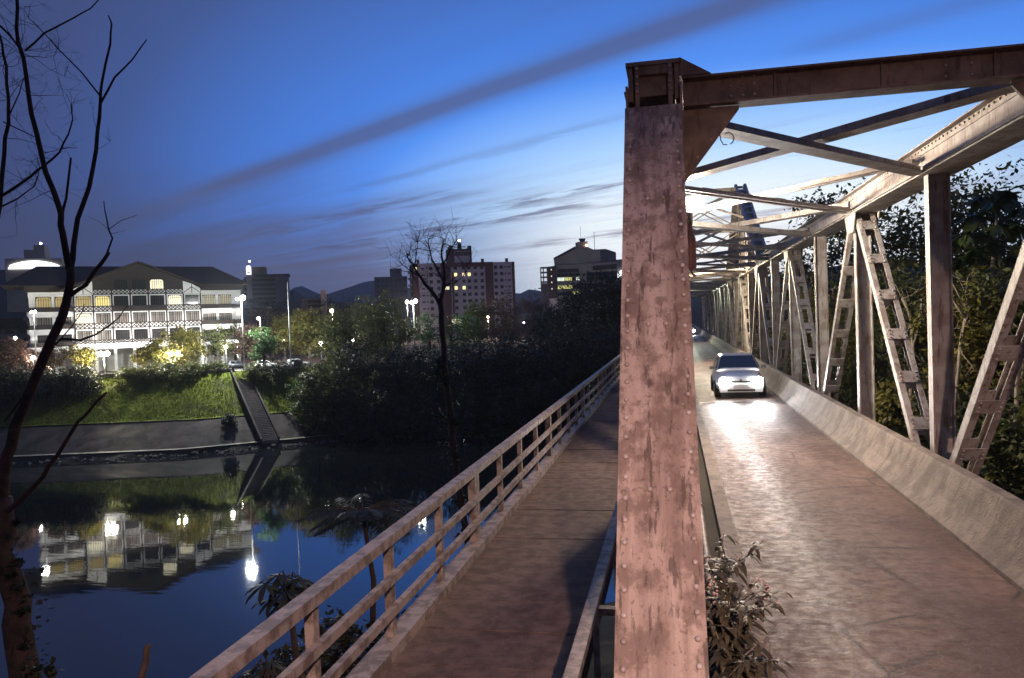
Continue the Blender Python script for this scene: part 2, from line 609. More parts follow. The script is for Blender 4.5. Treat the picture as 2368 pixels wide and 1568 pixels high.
# river: one sheet, slow water with faint ripples
wm = bpy.data.materials.new('river_water')
wm.use_nodes = True
g = NT(wm.node_tree)
b = wm.node_tree.nodes['Principled BSDF']
b.inputs['Base Color'].default_value = (0.010, 0.012, 0.014, 1)
b.inputs['Roughness'].default_value = 0.025
b.inputs['IOR'].default_value = 2.1
geo = g.node('ShaderNodeNewGeometry')
mp = g.node('ShaderNodeMapping')
g.l.new(geo.outputs['Position'], mp.inputs[0])
mp.inputs['Rotation'].default_value = (0, 0, 0.5)
mp.inputs['Scale'].default_value = (0.35, 1.3, 1)
nz = g.m('ADD', g.noise(mp.outputs[0], 1.2, 3.0, 0.5), g.m('MULTIPLY', g.noise(mp.outputs[0], 0.25, 2.0, 0.5), 1.5))
bn = g.node('ShaderNodeBump')
bn.inputs['Strength'].default_value = 0.045
bn.inputs['Distance'].default_value = 0.08
g.l.new(nz, bn.inputs['Height'])
g.l.new(bn.outputs[0], b.inputs['Normal'])
mbw = MB()
mbw.add([ab(-1500, -60, WATER_Z), ab(1500, -60, WATER_Z), ab(1500, 260, WATER_Z), ab(-1500, 260, WATER_Z)], [(0, 1, 2, 3)])
struct('river', mbw, wm, 'calm dark river reflecting the dusk sky')

# far bank, from the water up
struct('river_bank', strip([-6.0, -1.5, 0.0, 0.6], [-17.5, -15.6, -15.0, -14.35], jit=0.4, jz=0.25), SOIL, 'dark stony foot of the far river bank')
struct('towpath', strip([0.6, 1.5], [-14.2, -14.15], -120, -24), TOWP, 'pale narrow path along the foot of the far embankment')
struct('embankment_slope', strip([1.5, 2.6, 4.2, 5.8, 7.2], [-14.17, -13.5, -12.5, -11.6, -10.75], -120, -24, jz=0.08), REVET, 'dark sloping concrete revetment under the grass')
struct('grass_bank', strip([7.2, 8.0, 11, 14, 16.2], [-10.6, -10.3, -8.1, -5.7, -4.0], -120, -24, jz=0.12), GRASS, 'grassy slope of the far embankment')
struct('river_bank', strip([0.6, 3.0, 6.0, 9.0, 12.0, 16.2], [-14.35, -12.9, -10.8, -8.4, -6.2, -4.0], -24, 900, 0.5, 0.4), SOIL, 'overgrown earth bank under the dark trees')
struct('river_bank', strip([0.6, 3.0, 6.0, 9.0, 12.0, 16.2], [-14.35, -12.9, -10.8, -8.4, -6.2, -4.0], -900, -120, 0.5, 0.4), SOIL, 'far upstream earth bank')
struct('pavement', strip([16.2, 20.0], [GROUND_Z, GROUND_Z]), PAVE, 'riverside promenade paving on the far bank')
struct('avenue', strip([20.0, 30.0], [GROUND_Z - 0.12, GROUND_Z - 0.12]), ASPH, 'riverside avenue in front of the half-timbered building')
struct('ground', strip([30.0, 60, 4000], [GROUND_Z, GROUND_Z, GROUND_Z]), SOIL, 'city ground behind the far bank')
# kerb faces of the avenue
mk = MB()
for t in (19.9, 30.0):
    for a0, a1 in zip(AS[8:-9], AS[9:-8]):
        p0, p1 = ab(a0, edge_b(a0) + t, 0), ab(a1, edge_b(a1) + t, 0)
        d = ab(0, 0.12, 0)
        mk.hexa([np.append(q[:2], GROUND_Z - 0.13) for q in (p0, p1, p1 + d, p0 + d)] + [np.append(q[:2], GROUND_Z + 0.012) for q in (p0, p1, p1 + d, p0 + d)])
struct('kerb', mk, TOWP, 'stone kerbs of the riverside avenue')

# near bank


def near_z(a, b):
    t = (47 + 0.534 * a - b) * 0.88
    z = -15.4 + 0.40 * t
    return min(z, -0.75)


mn = MB()
A2, B2 = np.arange(-140, 161, 5.0), np.arange(-60, 141, 4.0)
vs = []
for a in A2:
    for bb in B2:
        z = near_z(a, bb)
        vs.append(ab(a, bb, max(z, -18.5) + (random.uniform(-0.25, 0.1) if z < -1 else 0)))
fs = []
nb = len(B2)
for i in range(len(A2) - 1):
    for j in range(nb - 1):
        p = i * nb + j
        fs.append((p, p + nb, p + nb + 1, p + 1))
mn.add(vs, fs)
struct('near_bank', mn, SOIL, 'dark overgrown near bank below the bridge', True)

# hills
HILLM = mat('wooded_hill', (0.03, 0.034, 0.03), 0.95, (0.018, 0.02, 0.018), 0.05, space='World')
MOUNT = mat('far_mountain', (0.05, 0.06, 0.05), 0.95, (0.035, 0.045, 0.04), 0.004, space='World')


def ridge(name, label, D, depth, pts, m, rough=1.0):
    """pts: (x, y) skyline points; a real ridge with front and back slopes at distance D"""
    mb = MB()
    xs = np.linspace(pts[0][0], pts[-1][0], 90)
    ys = np.interp(xs, [p[0] for p in pts], [p[1] for p in pts])
    rows = 5
    for x, y in zip(xs, ys):
        top = at(x, y, D)
        top[2] += random.uniform(-rough, rough)
        dirv = (top - CAM) * (1, 1, 0)
        dirv /= np.linalg.norm(dirv)
        for k, (dd, hh) in enumerate([(-1, 0), (-0.55, 0.5), (0, 1), (0.5, 0.55), (1, 0)]):
            p = top + dirv * dd * depth
            p[2] = GROUND_Z - 1 + (top[2] - GROUND_Z + 1) * hh + (random.uniform(-rough, rough) if 0 < hh < 1 else 0)
            mb.v.append(tuple(p))
    for i in range(len(xs) - 1):
        for k in range(rows - 1):
            p = i * rows + k
            mb.f.append((p, p + rows, p + rows + 1, p + 1))
    return struct(name, mb, m, label, True)


ridge('mountain', 'blue far mountain range on the horizon', 1500, 420, [(640, 700), (672, 668), (700, 662), (728, 680), (760, 680), (800, 668), (832, 653), (868, 648), (930, 668), (1000, 672), (1100, 690),
      (1210, 674), (1240, 668), (1260, 676), (1400, 690), (1700, 680), (2367, 660)], MOUNT, 3)
ridge('hill', 'dark wooded hill behind the city buildings', 420, 90, [(-200, 640), (0, 622), (150, 640), (350, 660), (560, 655), (610, 670), (680, 676), (720, 690), (800, 700), (860, 704), (950, 712), (1100, 712), (1250, 700), (1500, 690), (1750, 640), (2100, 600), (2500, 600)], HILLM, 1.2)

# ------------------------------------------------------------------ the deck: road, walkway, kerbs
XL, XR = -0.13, 4.2
Y_END = 8.6 + 5.12 * 21
ROADM = bpy.data.materials.new('road_surface')
ROADM.use_nodes = True
g = NT(ROADM.node_tree)
b = ROADM.node_tree.nodes['Principled BSDF']
geo = g.node('ShaderNodeNewGeometry')


def mapped(sc):
    mp = g.node('ShaderNodeMapping')
    g.l.new(geo.outputs['Position'], mp.inputs[0])
    mp.inputs['Scale'].default_value = sc
    return mp.outputs[0]


nbig = g.noise(mapped((0.9, 0.5, 1)), 1.0, 6.0, 0.6)
ntr = g.noise(mapped((1.3, 3.6, 1)), 1.5, 9.0, 0.68)
nmid = g.noise(mapped((1, 1, 1)), 7.0, 9.0, 0.68)
nfine = g.noise(mapped((1, 1, 1)), 38.0, 4.0, 0.65)
sepx = g.node('ShaderNodeSeparateXYZ')
g.l.new(geo.outputs['Position'], sepx.inputs[0])
# two worn wheel tracks, polished by traffic, and grit along the edges
def track(xc):
    q = g.m('DIVIDE', g.m('ADD', g.m('SUBTRACT', sepx.outputs[0], xc), g.m('MULTIPLY', g.m('SUBTRACT', nbig, 0.5), 0.5)), 0.30)
    return g.m('EXPONENT', g.m('MULTIPLY', g.m('MULTIPLY', q, q), -1.0))
trk_ = g.m('ADD', track(1.45), track(2.75))
c = g.mix(g.sstep(nbig, 0.38, 0.62), (0.096, 0.060, 0.048), (0.172, 0.114, 0.093))
c = g.mix(g.m('MULTIPLY', g.sstep(nmid, 0.44, 0.64), 0.38), c, (0.060, 0.036, 0.028))
c = g.mix(g.m('MULTIPLY', g.sstep(ntr, 0.50, 0.60), 0.55), c, (0.065, 0.040, 0.031))
c = g.mix(g.m('MULTIPLY', g.sstep(nfine, 0.60, 0.68), 0.65), c, (0.26, 0.20, 0.175))
# hairline cracks
vo = g.node('ShaderNodeTexVoronoi', feature='DISTANCE_TO_EDGE')
g.l.new(mapped((0.55, 0.35, 1)), vo.inputs['Vector'])
vo.inputs['Scale'].default_value = 1.0
crk = g.m('MULTIPLY', g.sstep(g.m('ADD', vo.outputs[0], g.m('MULTIPLY', g.m('SUBTRACT', nmid, 0.5), 0.10)), 0.012, 0.002), g.sstep(nbig, 0.45, 0.55))
c = g.mix(g.m('MULTIPLY', crk, 0.8), c, (0.02, 0.014, 0.012))
g.put(b.inputs['Base Color'], c)
rg = g.m('SUBTRACT', g.m('ADD', 0.50, g.m('MULTIPLY', g.sstep(nmid, 0.35, 0.65), 0.25)), g.m('MULTIPLY', trk_, 0.14))
g.put(b.inputs['Roughness'], rg)
b.inputs['Specular IOR Level'].default_value = 0.22
hgt = g.m('ADD', g.m('MULTIPLY', ntr, 2.0), g.m('ADD', g.m('MULTIPLY', nmid, 1.2), g.m('MULTIPLY', nfine, 0.45)))
bn = g.node('ShaderNodeBump')
bn.inputs['Strength'].default_value = 0.5
bn.inputs['Distance'].default_value = 0.03
g.l.new(hgt, bn.inputs['Height'])
g.l.new(bn.outputs[0], b.inputs['Normal'])

mr = MB()
mr.box(0.62, 3.44, -40, Y_END + 60, -0.28, 0.0)
struct('road', mr, ROADM, 'worn single-lane roadway of the truss bridge')
# kerb between the left truss and the road: upstand, gutter recess with a pipe
mk = MB()
mk.box(0.50, 0.70, -40, Y_END + 60, -0.3, 0.14)
ks = struct('kerb', mk, CONC, 'low concrete kerb between the roadway and the left truss')
mg = MB()
mg.box(0.12, 0.50, -40, Y_END + 60, -0.3, -0.06)
struct('gutter', mg, SOIL, 'dirty gutter strip between kerb and left truss')
# walkway slabs
wk = link('walkway', None)
wk['kind'] = 'structure'
wk['label'] = 'footway of concrete slabs outside the left truss'
slab_len = 0.78
ms = MB()
ms.box(-0.80, 0.80, 0.006, slab_len - 0.006, -0.14, 0.0)
slab_me = ms.mesh('slab', WALK)
y = -10.0
k = 0
while y < 75:
    o = link('slab', slab_me, wk, (-1.69, y, random.uniform(-0.006, 0.003)))
    y += slab_len
    k += 1
ms = MB()
ms.box(-2.49, -0.89, y, Y_END + 50, -0.14, 0.0)
o = ms.build('slab', WALK, wk)
ms = MB()
ms.box(-2.47, -0.91, -10, Y_END + 50, -0.30, -0.145)
ms.box(-2.45, -2.30, -10, Y_END + 50, -0.62, -0.30)
ms.box(-1.10, -0.95, -10, Y_END + 50, -0.62, -0.30)
ms.build('support_beam', DARKSTEEL, wk)
mk = MB()
mk.box(-2.70, -2.493, -10, Y_END + 50, -0.22, 0.10)
struct('kerb', mk, RAILP, 'steel-edged upstand under the footway railing')
# expansion joint plates
for yj, lb in ((26.2, 'steel expansion joint across the road just before the car'), (39.3, 'steel expansion joint across the road behind the car')):
    me_ = MB()
    me_.box(0.72, 3.40, yj - 0.06, yj + 0.06, -0.02, 0.008)
    tag(me_.build('expansion_joint', mat('joint_steel', (0.3, 0.28, 0.27), 0.35, metal=0.8)), lb, 'expansion joint')

# ------------------------------------------------------------------ concrete barrier
bar_ = thing('concrete_barrier', 'grey concrete safety barrier along the right edge of the road', 'barrier')
prof = [(3.36, -0.02), (3.36, 0.06), (3.45, 0.14), (3.56, 0.28), (3.62, 0.40), (3.71, 0.63), (3.73, 0.66), (3.88, 0.66), (3.90, 0.63), (3.96, -0.02)]
segL = 4.1
mb = MB()
mb.prism(prof, 'y', 0.004, segL - 0.004)
seg_me = mb.mesh('segment', CONC)
y = -12.0 + 2.0
while y < Y_END + 40:
    link('segment', seg_me, bar_, (random.uniform(-0.004, 0.004), y, random.uniform(-0.003, 0.003)))
    y += segL

# ------------------------------------------------------------------ footway railing
rail = thing('footway_railing', 'brown steel railing along the outer edge of the footway', 'railing')
XRL = -2.62
post_me = MB().box(-0.035, 0.035, -0.045, 0.045, 0.09, 0.955).mesh('post', RAILP)
wide_me = MB().box(-0.05, 0.05, -0.10, 0.10, 0.09, 0.955).mesh('post', RAILP)
Yp = [5.15 + 1.55 * k for k in range(-6, 70)]
for i, yy in enumerate(Yp):
    link('post', wide_me if (i - 9) % 4 == 0 else post_me, rail, (XRL, yy, 0))
for i in range(0, len(Yp) - 4, 4):
    y0, y1 = Yp[i] + (1.55 if False else 0) + 0.0, Yp[i + 4]
    o1 = random.uniform(-0.008, 0.008)
    m1 = MB()
    m1.box(XRL - 0.062 + o1, XRL + 0.062 + o1, y0 + 0.01, y1 - 0.01, 0.955, 1.045)
    m1.build('top_rail', RAILP, rail)
    for zc in (0.66, 0.37):
        m1 = MB()
        m1.box(XRL + 0.036, XRL + 0.095, y0 + 0.006, y1 - 0.006, zc - 0.038, zc + 0.038)
        m1.build('mid_rail', RAILP, rail)
# inner handrail beside the truss
inr = thing('handrail', 'low steel handrail between the footway and the left truss', 'handrail')
m1 = MB()
m1.box(-0.80, -0.70, -6, 17, 0.48, 0.55)
m1.build('top_rail', RAILP, inr)
for i, yy in enumerate(np.arange(-5.5, 17, 2.45)):
    m1 = MB()
    m1.box(-0.775, -0.72, yy - 0.03, yy + 0.03, -0.3, 0.48)
    m1.build('post', RAILP, inr)
    m1 = MB()
    m1.box(-0.72, -0.42, yy - 0.045, yy + 0.045, 0.36, 0.42)
    m1.build('bracket', RAILP, inr)
# pipe in the gutter
m1 = MB()
m1.tube([(0.30, yy, 0.03) for yy in np.arange(2, 60, 2.0)], 0.045, 10)
pp = thing('drain_pipe', 'long steel pipe lying in the gutter beside the left truss', 'pipe')
m1.build('pipe_body', RAILP, pp, True)
for yy in np.arange(4.2, 58, 2.6):
    m1 = MB()
    m1.tube([(0.30, yy - 0.04, 0.03), (0.30, yy + 0.04, 0.03)], 0.062, 10)
    m1.build('collar', RAILP, pp)
# ------------------------------------------------------------------ the truss bridge
bridge = thing('truss_bridge', 'riveted steel through-truss bridge carrying a single lane', 'bridge')
PANEL = 5.12
NODE = [8.6 + PANEL * k for k in range(22)]
ZT0, ZT1 = 5.02, 5.50
rv = MB()
rv.lathe([(0.023, 0.0), (0.022, 0.008), (0.017, 0.017), (0.008, 0.022)], 8)
rivet_me = rv.mesh('rivet', RIVET, True)


def rivet(parent, p, n, s=1.0):
    o = link('rivet', rivet_me, parent, p)
    o.rotation_euler = Vector([float(q) for q in n]).to_track_quat('Z', 'Y').to_euler()
    o.scale = (s, s, s)
    return o


# inclined end posts
pd = np.array([0, 0.6226, 0.7826])
pn = np.array([0, -0.7826, 0.6226])
for X in (XL, XR):
    base = np.array([X - (0.014 if X < 1 else -0.014), 3.92, -0.40])
    Lp = 7.05
    mb = MB()
    top = base + pd * Lp
    mb.bar(base - pn * 0.012, top - pn * 0.012, 0.575, 0.024, (1, 0, 0))                  # cover plate
    for s in (-1, 1):
        mb.bar(base - pn * 0.20, top - pn * 0.20, 0.03, 0.352, (1, 0, 0), (s * 0.20, 0))      # webs
        mb.bar(base - pn * 0.03, top - pn * 0.03, 0.07, 0.012, (1, 0, 0), (s * 0.24, 0))
        mb.bar(base - pn * 0.38, top - pn * 0.38, 0.10, 0.014, (1, 0, 0), (s * 0.205, 0))
    ep = mb.build('end_post', STEELW, bridge)
    if X == XL:
        q = 0.5
        i = 0
        while q < Lp - 0.6:
            for s in (-1, 1):
                rivet(ep, base + pd * (q + 0.02 * s) + np.array([s * 0.232, 0, 0]) , pn, 0.92)
            if i % 9 == 4:
                for s in (-0.06, 0.08):
                    rivet(ep, base + pd * (q + 0.05) + np.array([s, 0, 0]), pn, 0.92)
            q += 0.165
            i += 1
    # the boxed head where chord, portal and post meet
    hd = MB()
    hd.box(X - 0.285, X + 0.285, 8.36, 9.3, 5.56, 5.60)
    hd.box(X - 0.265, X - 0.215, 8.40, 9.3, 5.20, 5.56)
    hd.box(X + 0.215, X + 0.265, 8.40, 9.3, 5.20, 5.56)
    hd.box(X - 0.265, X + 0.265, 8.46, 9.3, 5.26, 5.54)
    for s in (-1, 1):
        hd.box(X + s * 0.17 - 0.022, X + s * 0.17 + 0.022, 8.34, 8.40, 4.75, 5.56)
    hd.box(X - 0.19, X + 0.19, 8.385, 8.46, 5.47, 5.555)
    hd.box(X - 0.29, X - 0.265, 8.30, 9.4, 4.55, 5.34)
    hd.box(X + 0.265, X + 0.29, 8.30, 9.4, 4.55, 5.34)
    hh = hd.build('post_head', STEELR, bridge)
    for s in (-1, 1):
        for zz in (5.28, 5.36, 5.44, 5.52):
            rivet(hh, (X + s * 0.17, 8.338, zz), (0, -1, 0), 0.8)
        for xx in (-0.1, 0, 0.1):
            rivet(hh, (X + xx * 2.2, 8.55 + 0.12 * s, 5.60), (0, 0, 1), 0.7)


# portal beam
def portal(y, z0, z1, stiff):
    mb = MB()
    mb.box(XL + 0.30, XR - 0.30, y - 0.015, y + 0.015, z0 + 0.02, z1 - 0.02)
    mb.box(XL + 0.30, XR - 0.30, y - 0.14, y + 0.14, z1 - 0.02, z1)
    mb.box(XL + 0.30, XR - 0.30, y - 0.14, y + 0.14, z0, z0 + 0.02)
    pb = mb.build('portal_beam', STEELR if y < 10 else STEEL, bridge)
    for i in range(stiff):
        x = XL + 0.3 + (XR - XL - 0.6) * (i + 0.9) / (stiff + 0.6)
        m2 = MB().box(x - 0.009, x + 0.009, y - 0.05, y + 0.05, z0 + 0.02, z1 - 0.02)
        m2.build('stiffener', STEELR if y < 10 else STEEL, pb)
        if y < 10:
            for dx in (-0.07, 0.0, 0.07):
                for dz in (0.09, 0.2, 0.29):
                    if i == 0 or (i == stiff - 1 and dx != 0):
                        rivet(pb, (x - 0.32 + dx * 1.7, y - 0.016, z0 + dz), (0, -1, 0), 0.75)
    for s, X in ((1, XL + 0.29), (-1, XR - 0.29)):
        m2 = MB().prism([(X, z0 - 0.012), (X + s * 0.58, z0 - 0.012), (X + s * 0.58, z0 - 0.05), (X, z0 - 0.78)], 'y', y - 0.02, y + 0.02)
        gs = m2.build('gusset_plate', STEELR if y < 10 else STEEL, bridge)
        if y < 10:
            for t in (0.15, 0.4, 0.65, 0.9):
                rivet(gs, (X + s * (0.58 * (1 - t) - 0.06), y - 0.021, z0 - 0.08 - 0.68 * t), (0, -1, 0), 0.7)
        m2 = MB().prism([(X - s * 0.02, z1 + 0.003), (X + s * 0.30, z1 + 0.003), (X - s * 0.02, z1 + 0.20)], 'y', y - 0.16, y + 0.12)
        m2.build('corner_plate', STEELR if y < 10 else STEEL, bridge)
    return pb


portal(8.62, 5.13, 5.44, 3)
portal(NODE[9], 5.36, 5.80, 3)


def chord(p, q, name='top_chord', near=False):
    """box chord of plates and angles from p to q (centres of the section)"""
    p, q = np.array(p, float), np.array(q, float)
    mb = MB()
    mb.bar(p, q, 0.56, 0.024, (1, 0, 0), (0, 0.235))
    for s in (-1, 1):
        mb.bar(p, q, 0.03, 0.40, (1, 0, 0), (s * 0.20, 0.02))
        mb.bar(p, q, 0.11, 0.016, (1, 0, 0), (s * 0.262, 0.21))
        mb.bar(p, q, 0.016, 0.10, (1, 0, 0), (s * 0.224, 0.155))
        mb.bar(p, q, 0.13, 0.018, (1, 0, 0), (s * 0.275, -0.19))
        mb.bar(p, q, 0.016, 0.11, (1, 0, 0), (s * 0.224, -0.13))
    c = mb.build(name, STEEL, bridge)
    L = np.linalg.norm(q - p)
    d = (q - p) / L
    n = np.cross(d, (1, 0, 0))
    t = 0.3
    while t < L - 0.25 and p[1] < 62:
        m2 = MB()
        e = p + d * t
        m2.bar(e - d * 0.13, e + d * 0.13, 0.36, 0.014, (1, 0, 0), (0, -0.206))
        m2.build('batten_plate', STEEL, c)
        t += 1.05
    if near:
        t = 0.1
        while t < L:
            e = p + d * t
            rivet(c, e + np.array([-0.233, 0, 0.15]), (-1, 0, 0), 0.8)
            t += 0.17
    return c


def laced(p, q, name, gap=0.36, sec=(0.10, 0.15), nb=6, riv=False, m=STEEL, battens=True):
    p, q = np.array(p, float), np.array(q, float)
    mb = MB()
    for s in (-1, 1):
        mb.bar(p, q, 0.016, sec[1], (1, 0, 0), (s * gap / 2, 0))
        mb.bar(p, q, sec[0], 0.016, (1, 0, 0), (s * (gap / 2 - sec[0] / 2 + 0.008), sec[1] / 2))
        mb.bar(p, q, sec[0], 0.016, (1, 0, 0), (s * (gap / 2 - sec[0] / 2 + 0.008), -sec[1] / 2))
    o = mb.build(name, m, bridge)
    d = q - p
    L = np.linalg.norm(d)
    d = d / L
    n = np.cross(d, (1, 0, 0))
    n /= np.linalg.norm(n)
    if battens:
        for i in range(nb):
            e = p + d * (0.45 + (L - 0.9) * i / max(1, nb - 1))
            for sd in (-1, 1):
                m2 = MB()
                m2.bar(e - d * 0.13, e + d * 0.13, gap - 0.02, 0.014, (1, 0, 0), (0, sd * (sec[1] / 2 + 0.015)))
                bt = m2.build('batten_plate', m, o)
                facing = 1 if (n[1] * sd) < 0 else 0
                if riv and facing:
                    for s in (-1, 1):
                        for tt in (-0.09, 0, 0.09):
                            rivet(bt, e + d * tt + n * sd * (sec[1] / 2 + 0.022) + np.array([s * (gap / 2 - 0.05), 0, 0]), n * sd, 0.85)
    return o


ZC = 5.27
for X in (XL, XR):
    for k in range(21):
        y0, y1 = NODE[k] + (0.35 if k == 0 else 0), NODE[k + 1]
        chord((X, y0 + 0.004, ZC), (X, y1 - 0.004, ZC), near=(X == XR and k < 4))
        mb = MB()
        for s in (-1, 1):
            mb.box(X + s * 0.2 - 0.02, X + s * 0.2 + 0.02, NODE[k] + 0.004, NODE[k + 1] - 0.004, -0.75, -0.35)
        mb.build('bottom_chord', STEEL, bridge)
    mb = MB()
    for s in (-1, 1):
        mb.box(X + s * 0.2 - 0.02, X + s * 0.2 + 0.02, 3.9, NODE[0] - 0.004, -0.75, -0.35)
    mb.build('bottom_chord', STEEL, bridge)
    # verticals: rolled H sections, flanges parallel to the truss plane
    for k in range(22):
        zt = 5.06
        tall = {7: 7.75, 8: 10.35, 9: 7.75}.get(k)
        mb = MB()
        y = NODE[k]
        zt = tall or zt
        for s in (-1, 1):
            mb.box(X + s * 0.15 - 0.011, X + s * 0.15 + 0.011, y - 0.11, y + 0.11, -0.34, zt)
        mb.box(X - 0.139, X + 0.139, y - 0.007, y + 0.007, -0.34, zt)
        mb.build('vertical_post', STEEL, bridge)
        if k % 2 == 0 and k > 0:
            m2 = MB()
            for s in (-1, 1):
                m2.prism([(y - 0.55, 5.03), (y + 0.55, 5.03), (y + 0.30, 4.62), (y - 0.30, 4.62)], 'x', X + s * 0.245 - 0.007, X + s * 0.245 + 0.007)
            m2.build('gusset_plate', STEEL, bridge)
        if k % 2 == 1:
            m2 = MB()
            for s in (-1, 1):
                m2.prism([(y - 0.50, -0.35), (y + 0.50, -0.35), (y + 0.28, 0.18), (y - 0.28, 0.18)], 'x', X + s * 0.24 - 0.007, X + s * 0.24 + 0.007)
            m2.build('gusset_plate', STEEL, bridge)
    # diagonals
    for k in range(21):
        if k % 2 == 0:
            p, q = (X, NODE[k] + 0.22, 5.0), (X, NODE[k + 1] - 0.22, -0.30)
        else:
            p, q = (X, NODE[k] + 0.22, -0.30), (X, NODE[k + 1] - 0.22, 5.0)
        laced(p, q, 'diagonal', 0.37, (0.10, 0.16), 7, riv=(X == XR and k < 2), battens=NODE[k] < 70)
    # raised peak over the river pier
    chord((X, NODE[6] + 0.3, 5.72), (X, NODE[8] - 0.05, 10.5), 'upper_chord')
    chord((X, NODE[8] + 0.05, 10.5), (X, NODE[10] - 0.3, 5.72), 'upper_chord')
    for (ka, za, kb, zb) in ((7, 5.5, 8, 10.2), (9, 5.5, 8, 10.2)):
        laced((X, NODE[ka], za), (X, NODE[kb], zb), 'diagonal', 0.3, (0.08, 0.12), 5)

# top lateral bracing
A_, B_ = XL + 0.26, XR - 0.26
for k in range(21):
    y0, y1 = NODE[k] + 0.06, NODE[k + 1] - 0.06
    if k == 0:
        y0 += 0.15
    if k >= 12 and k % 2 == 1:
        continue
    for j, (p, q) in enumerate((((A_, y0, 5.10), (B_, y1, 5.10)), ((B_, y0, 5.27), (A_, y1, 5.27)))):
        mb = MB()
        up = (0, 0, 1)
        if k % 2 == 0:
            mb.bar(p, q, 0.14, 0.014, up, (0, 0))
            mb.bar(p, q, 0.014, 0.15, up, (-0.063, 0.075))
            mb.bar(p, q, 0.014, 0.15, up, (-0.063, -0.075))
            o = mb.build('lateral_brace', STEEL, bridge)
        else:
            for s in (-1, 1):
                mb.bar(p, q, 0.07, 0.07, up, (0, s * 0.10))
            o = mb.build('lateral_brace', STEEL, bridge)
            P_, Q_ = np.array(p), np.array(q)
            for t in (0.12, 0.3, 0.5, 0.7, 0.88):
                e = P_ + (Q_ - P_) * t
                dd = (Q_ - P_) / np.linalg.norm(Q_ - P_)
                m2 = MB()
                m2.bar(e - dd * 0.18, e + dd * 0.18, 0.012, 0.26, up, (0.042, 0))
                m2.build('batten_plate', STEEL, o)
for k in list(range(11, 21)):
    MB().box(A_, B_, NODE[k] - 0.09, NODE[k] + 0.09, 5.18, 5.36).build('cross_strut', STEEL, bridge)
MB().box(A_, B_, NODE[8] - 0.12, NODE[8] + 0.12, 10.2, 10.5).build('cross_strut', STEEL, bridge)
MB().box(A_, B_, NODE[8] - 0.1, NODE[8] + 0.1, 7.8, 8.0).build('cross_strut', STEEL, bridge)
for (za, zb) in ((5.55, 7.8), (8.0, 10.2)):
    for (p, q) in (((A_, NODE[8] - 0.05, za), (B_, NODE[8] - 0.05, zb)), ((B_, NODE[8] + 0.05, za), (A_, NODE[8] + 0.05, zb))):
        mb = MB()
        for s in (-1, 1):
            mb.bar(p, q, 0.07, 0.07, (0, 1, 0), (0, s * 0.11))
        mb.build('sway_brace', STEEL, bridge)
for (ka, za, kb, zb) in ((6, 5.9, 7, 8.0), (7, 8.1, 8, 10.3)):
    for (xa, xb) in ((A_, B_), (B_, A_)):
        mb = MB()
        for s in (-1, 1):
            mb.bar((xa, NODE[ka] + 0.3, za), (xb, NODE[kb], zb), 0.06, 0.06, (0, 0, 1), (0, s * 0.10))
        mb.build('lateral_brace', STEEL, bridge)
# hook of wire on the portal gusset
mb = MB()
mb.tube([(0.62 + 0.06 * cos(t) + (0.02 if t > 3 else 0), 8.6, 4.78 + 0.065 * sin(t)) for t in np.linspace(-1.2, 2.2, 9)], 0.006, 6)
mb.tube([(0.50, 8.6, 4.84), (0.52, 8.6, 4.86), (0.54, 8.6, 4.83), (0.545, 8.6, 4.77), (0.57, 8.6, 4.72), (0.61, 8.6, 4.715)], 0.006, 6)
mb.build('wire_hook', DARKSTEEL, bridge)
# river piers under the bridge
for yp, lb in ((NODE[8], 'concrete river pier under the raised peak of the bridge'), (NODE[16], 'concrete river pier under the far part of the bridge')):
    pr = thing('bridge_pier', lb, 'pier', (2.0, yp, 0))
    MB().prism([(-3.0, -1.0), (3.0, -1.0), (3.6, 0), (3.0, 1.0), (-3.0, 1.0), (-3.6, 0)], 'z', -18.5, -1.15).build('pier_shaft', CONC, pr)
    MB().box(-3.3, 3.3, -1.3, 1.3, -1.148, -0.76).build('pier_cap', CONC, pr)
ab_ = thing('bridge_abutment', 'concrete abutment under the near end of the bridge', 'abutment', (2.0, 3.6, 0))
MB().box(-3.0, 3.0, -1.6, 0.6, -7.0, -0.76).build('abutment_wall', CONC, ab_)

# ------------------------------------------------------------------ lamps on the bridge


def flood(name, label, X, Y, Z, power, colr, m=BULBP, facing=-1, rz=0.0):
    t = thing(name, label, 'lamp', (X, Y, Z), rz, 'floodlights under the bridge top chord')
    h = MB()
    w, hh, dp = 0.22, 0.14, 0.16
    s = -facing                                   # housing extends behind the lens
    ya, yb = (0, dp * s) if s > 0 else (dp * s, 0)
    h.box(-w, w, min(ya, yb), max(ya, yb), hh, hh + 0.015)
    h.box(-w, w, min(ya, yb), max(ya, yb), -hh - 0.015, -hh)
    h.box(-w - 0.015, -w, min(ya, yb), max(ya, yb), -hh - 0.015, hh + 0.015)
    h.box(w, w + 0.015, min(ya, yb), max(ya, yb), -hh - 0.015, hh + 0.015)
    yr = dp * s
    h.box(-w - 0.015, w + 0.015, min(yr, yr + 0.015), max(yr, yr + 0.015), -hh - 0.015, hh + 0.015)
    h.build('housing', DARKSTEEL, t)
    l = MB()
    l.tube([(0, 0.05 * s, 0), (0, 0.035 * s, 0)], [0.12, 0.11], 14)
    l.build('bulb', m, t)
    a = MB()
    a.tube([(0, 0.1 * s, 0.15), (0, 0.1 * s, 5.30 - Z), (XL + 0.2 - X, 0.1 * s, 5.32 - Z) if rz == 0 else (0, X - XL - 0.2, 5.32 - Z)], 0.02, 8)
    a.build('bracket', DARKSTEEL, t)
    lamp_light(name + '_light', 'POINT', (0, 0.015 * s, 0), power, colr, t, 0.14)
    return t


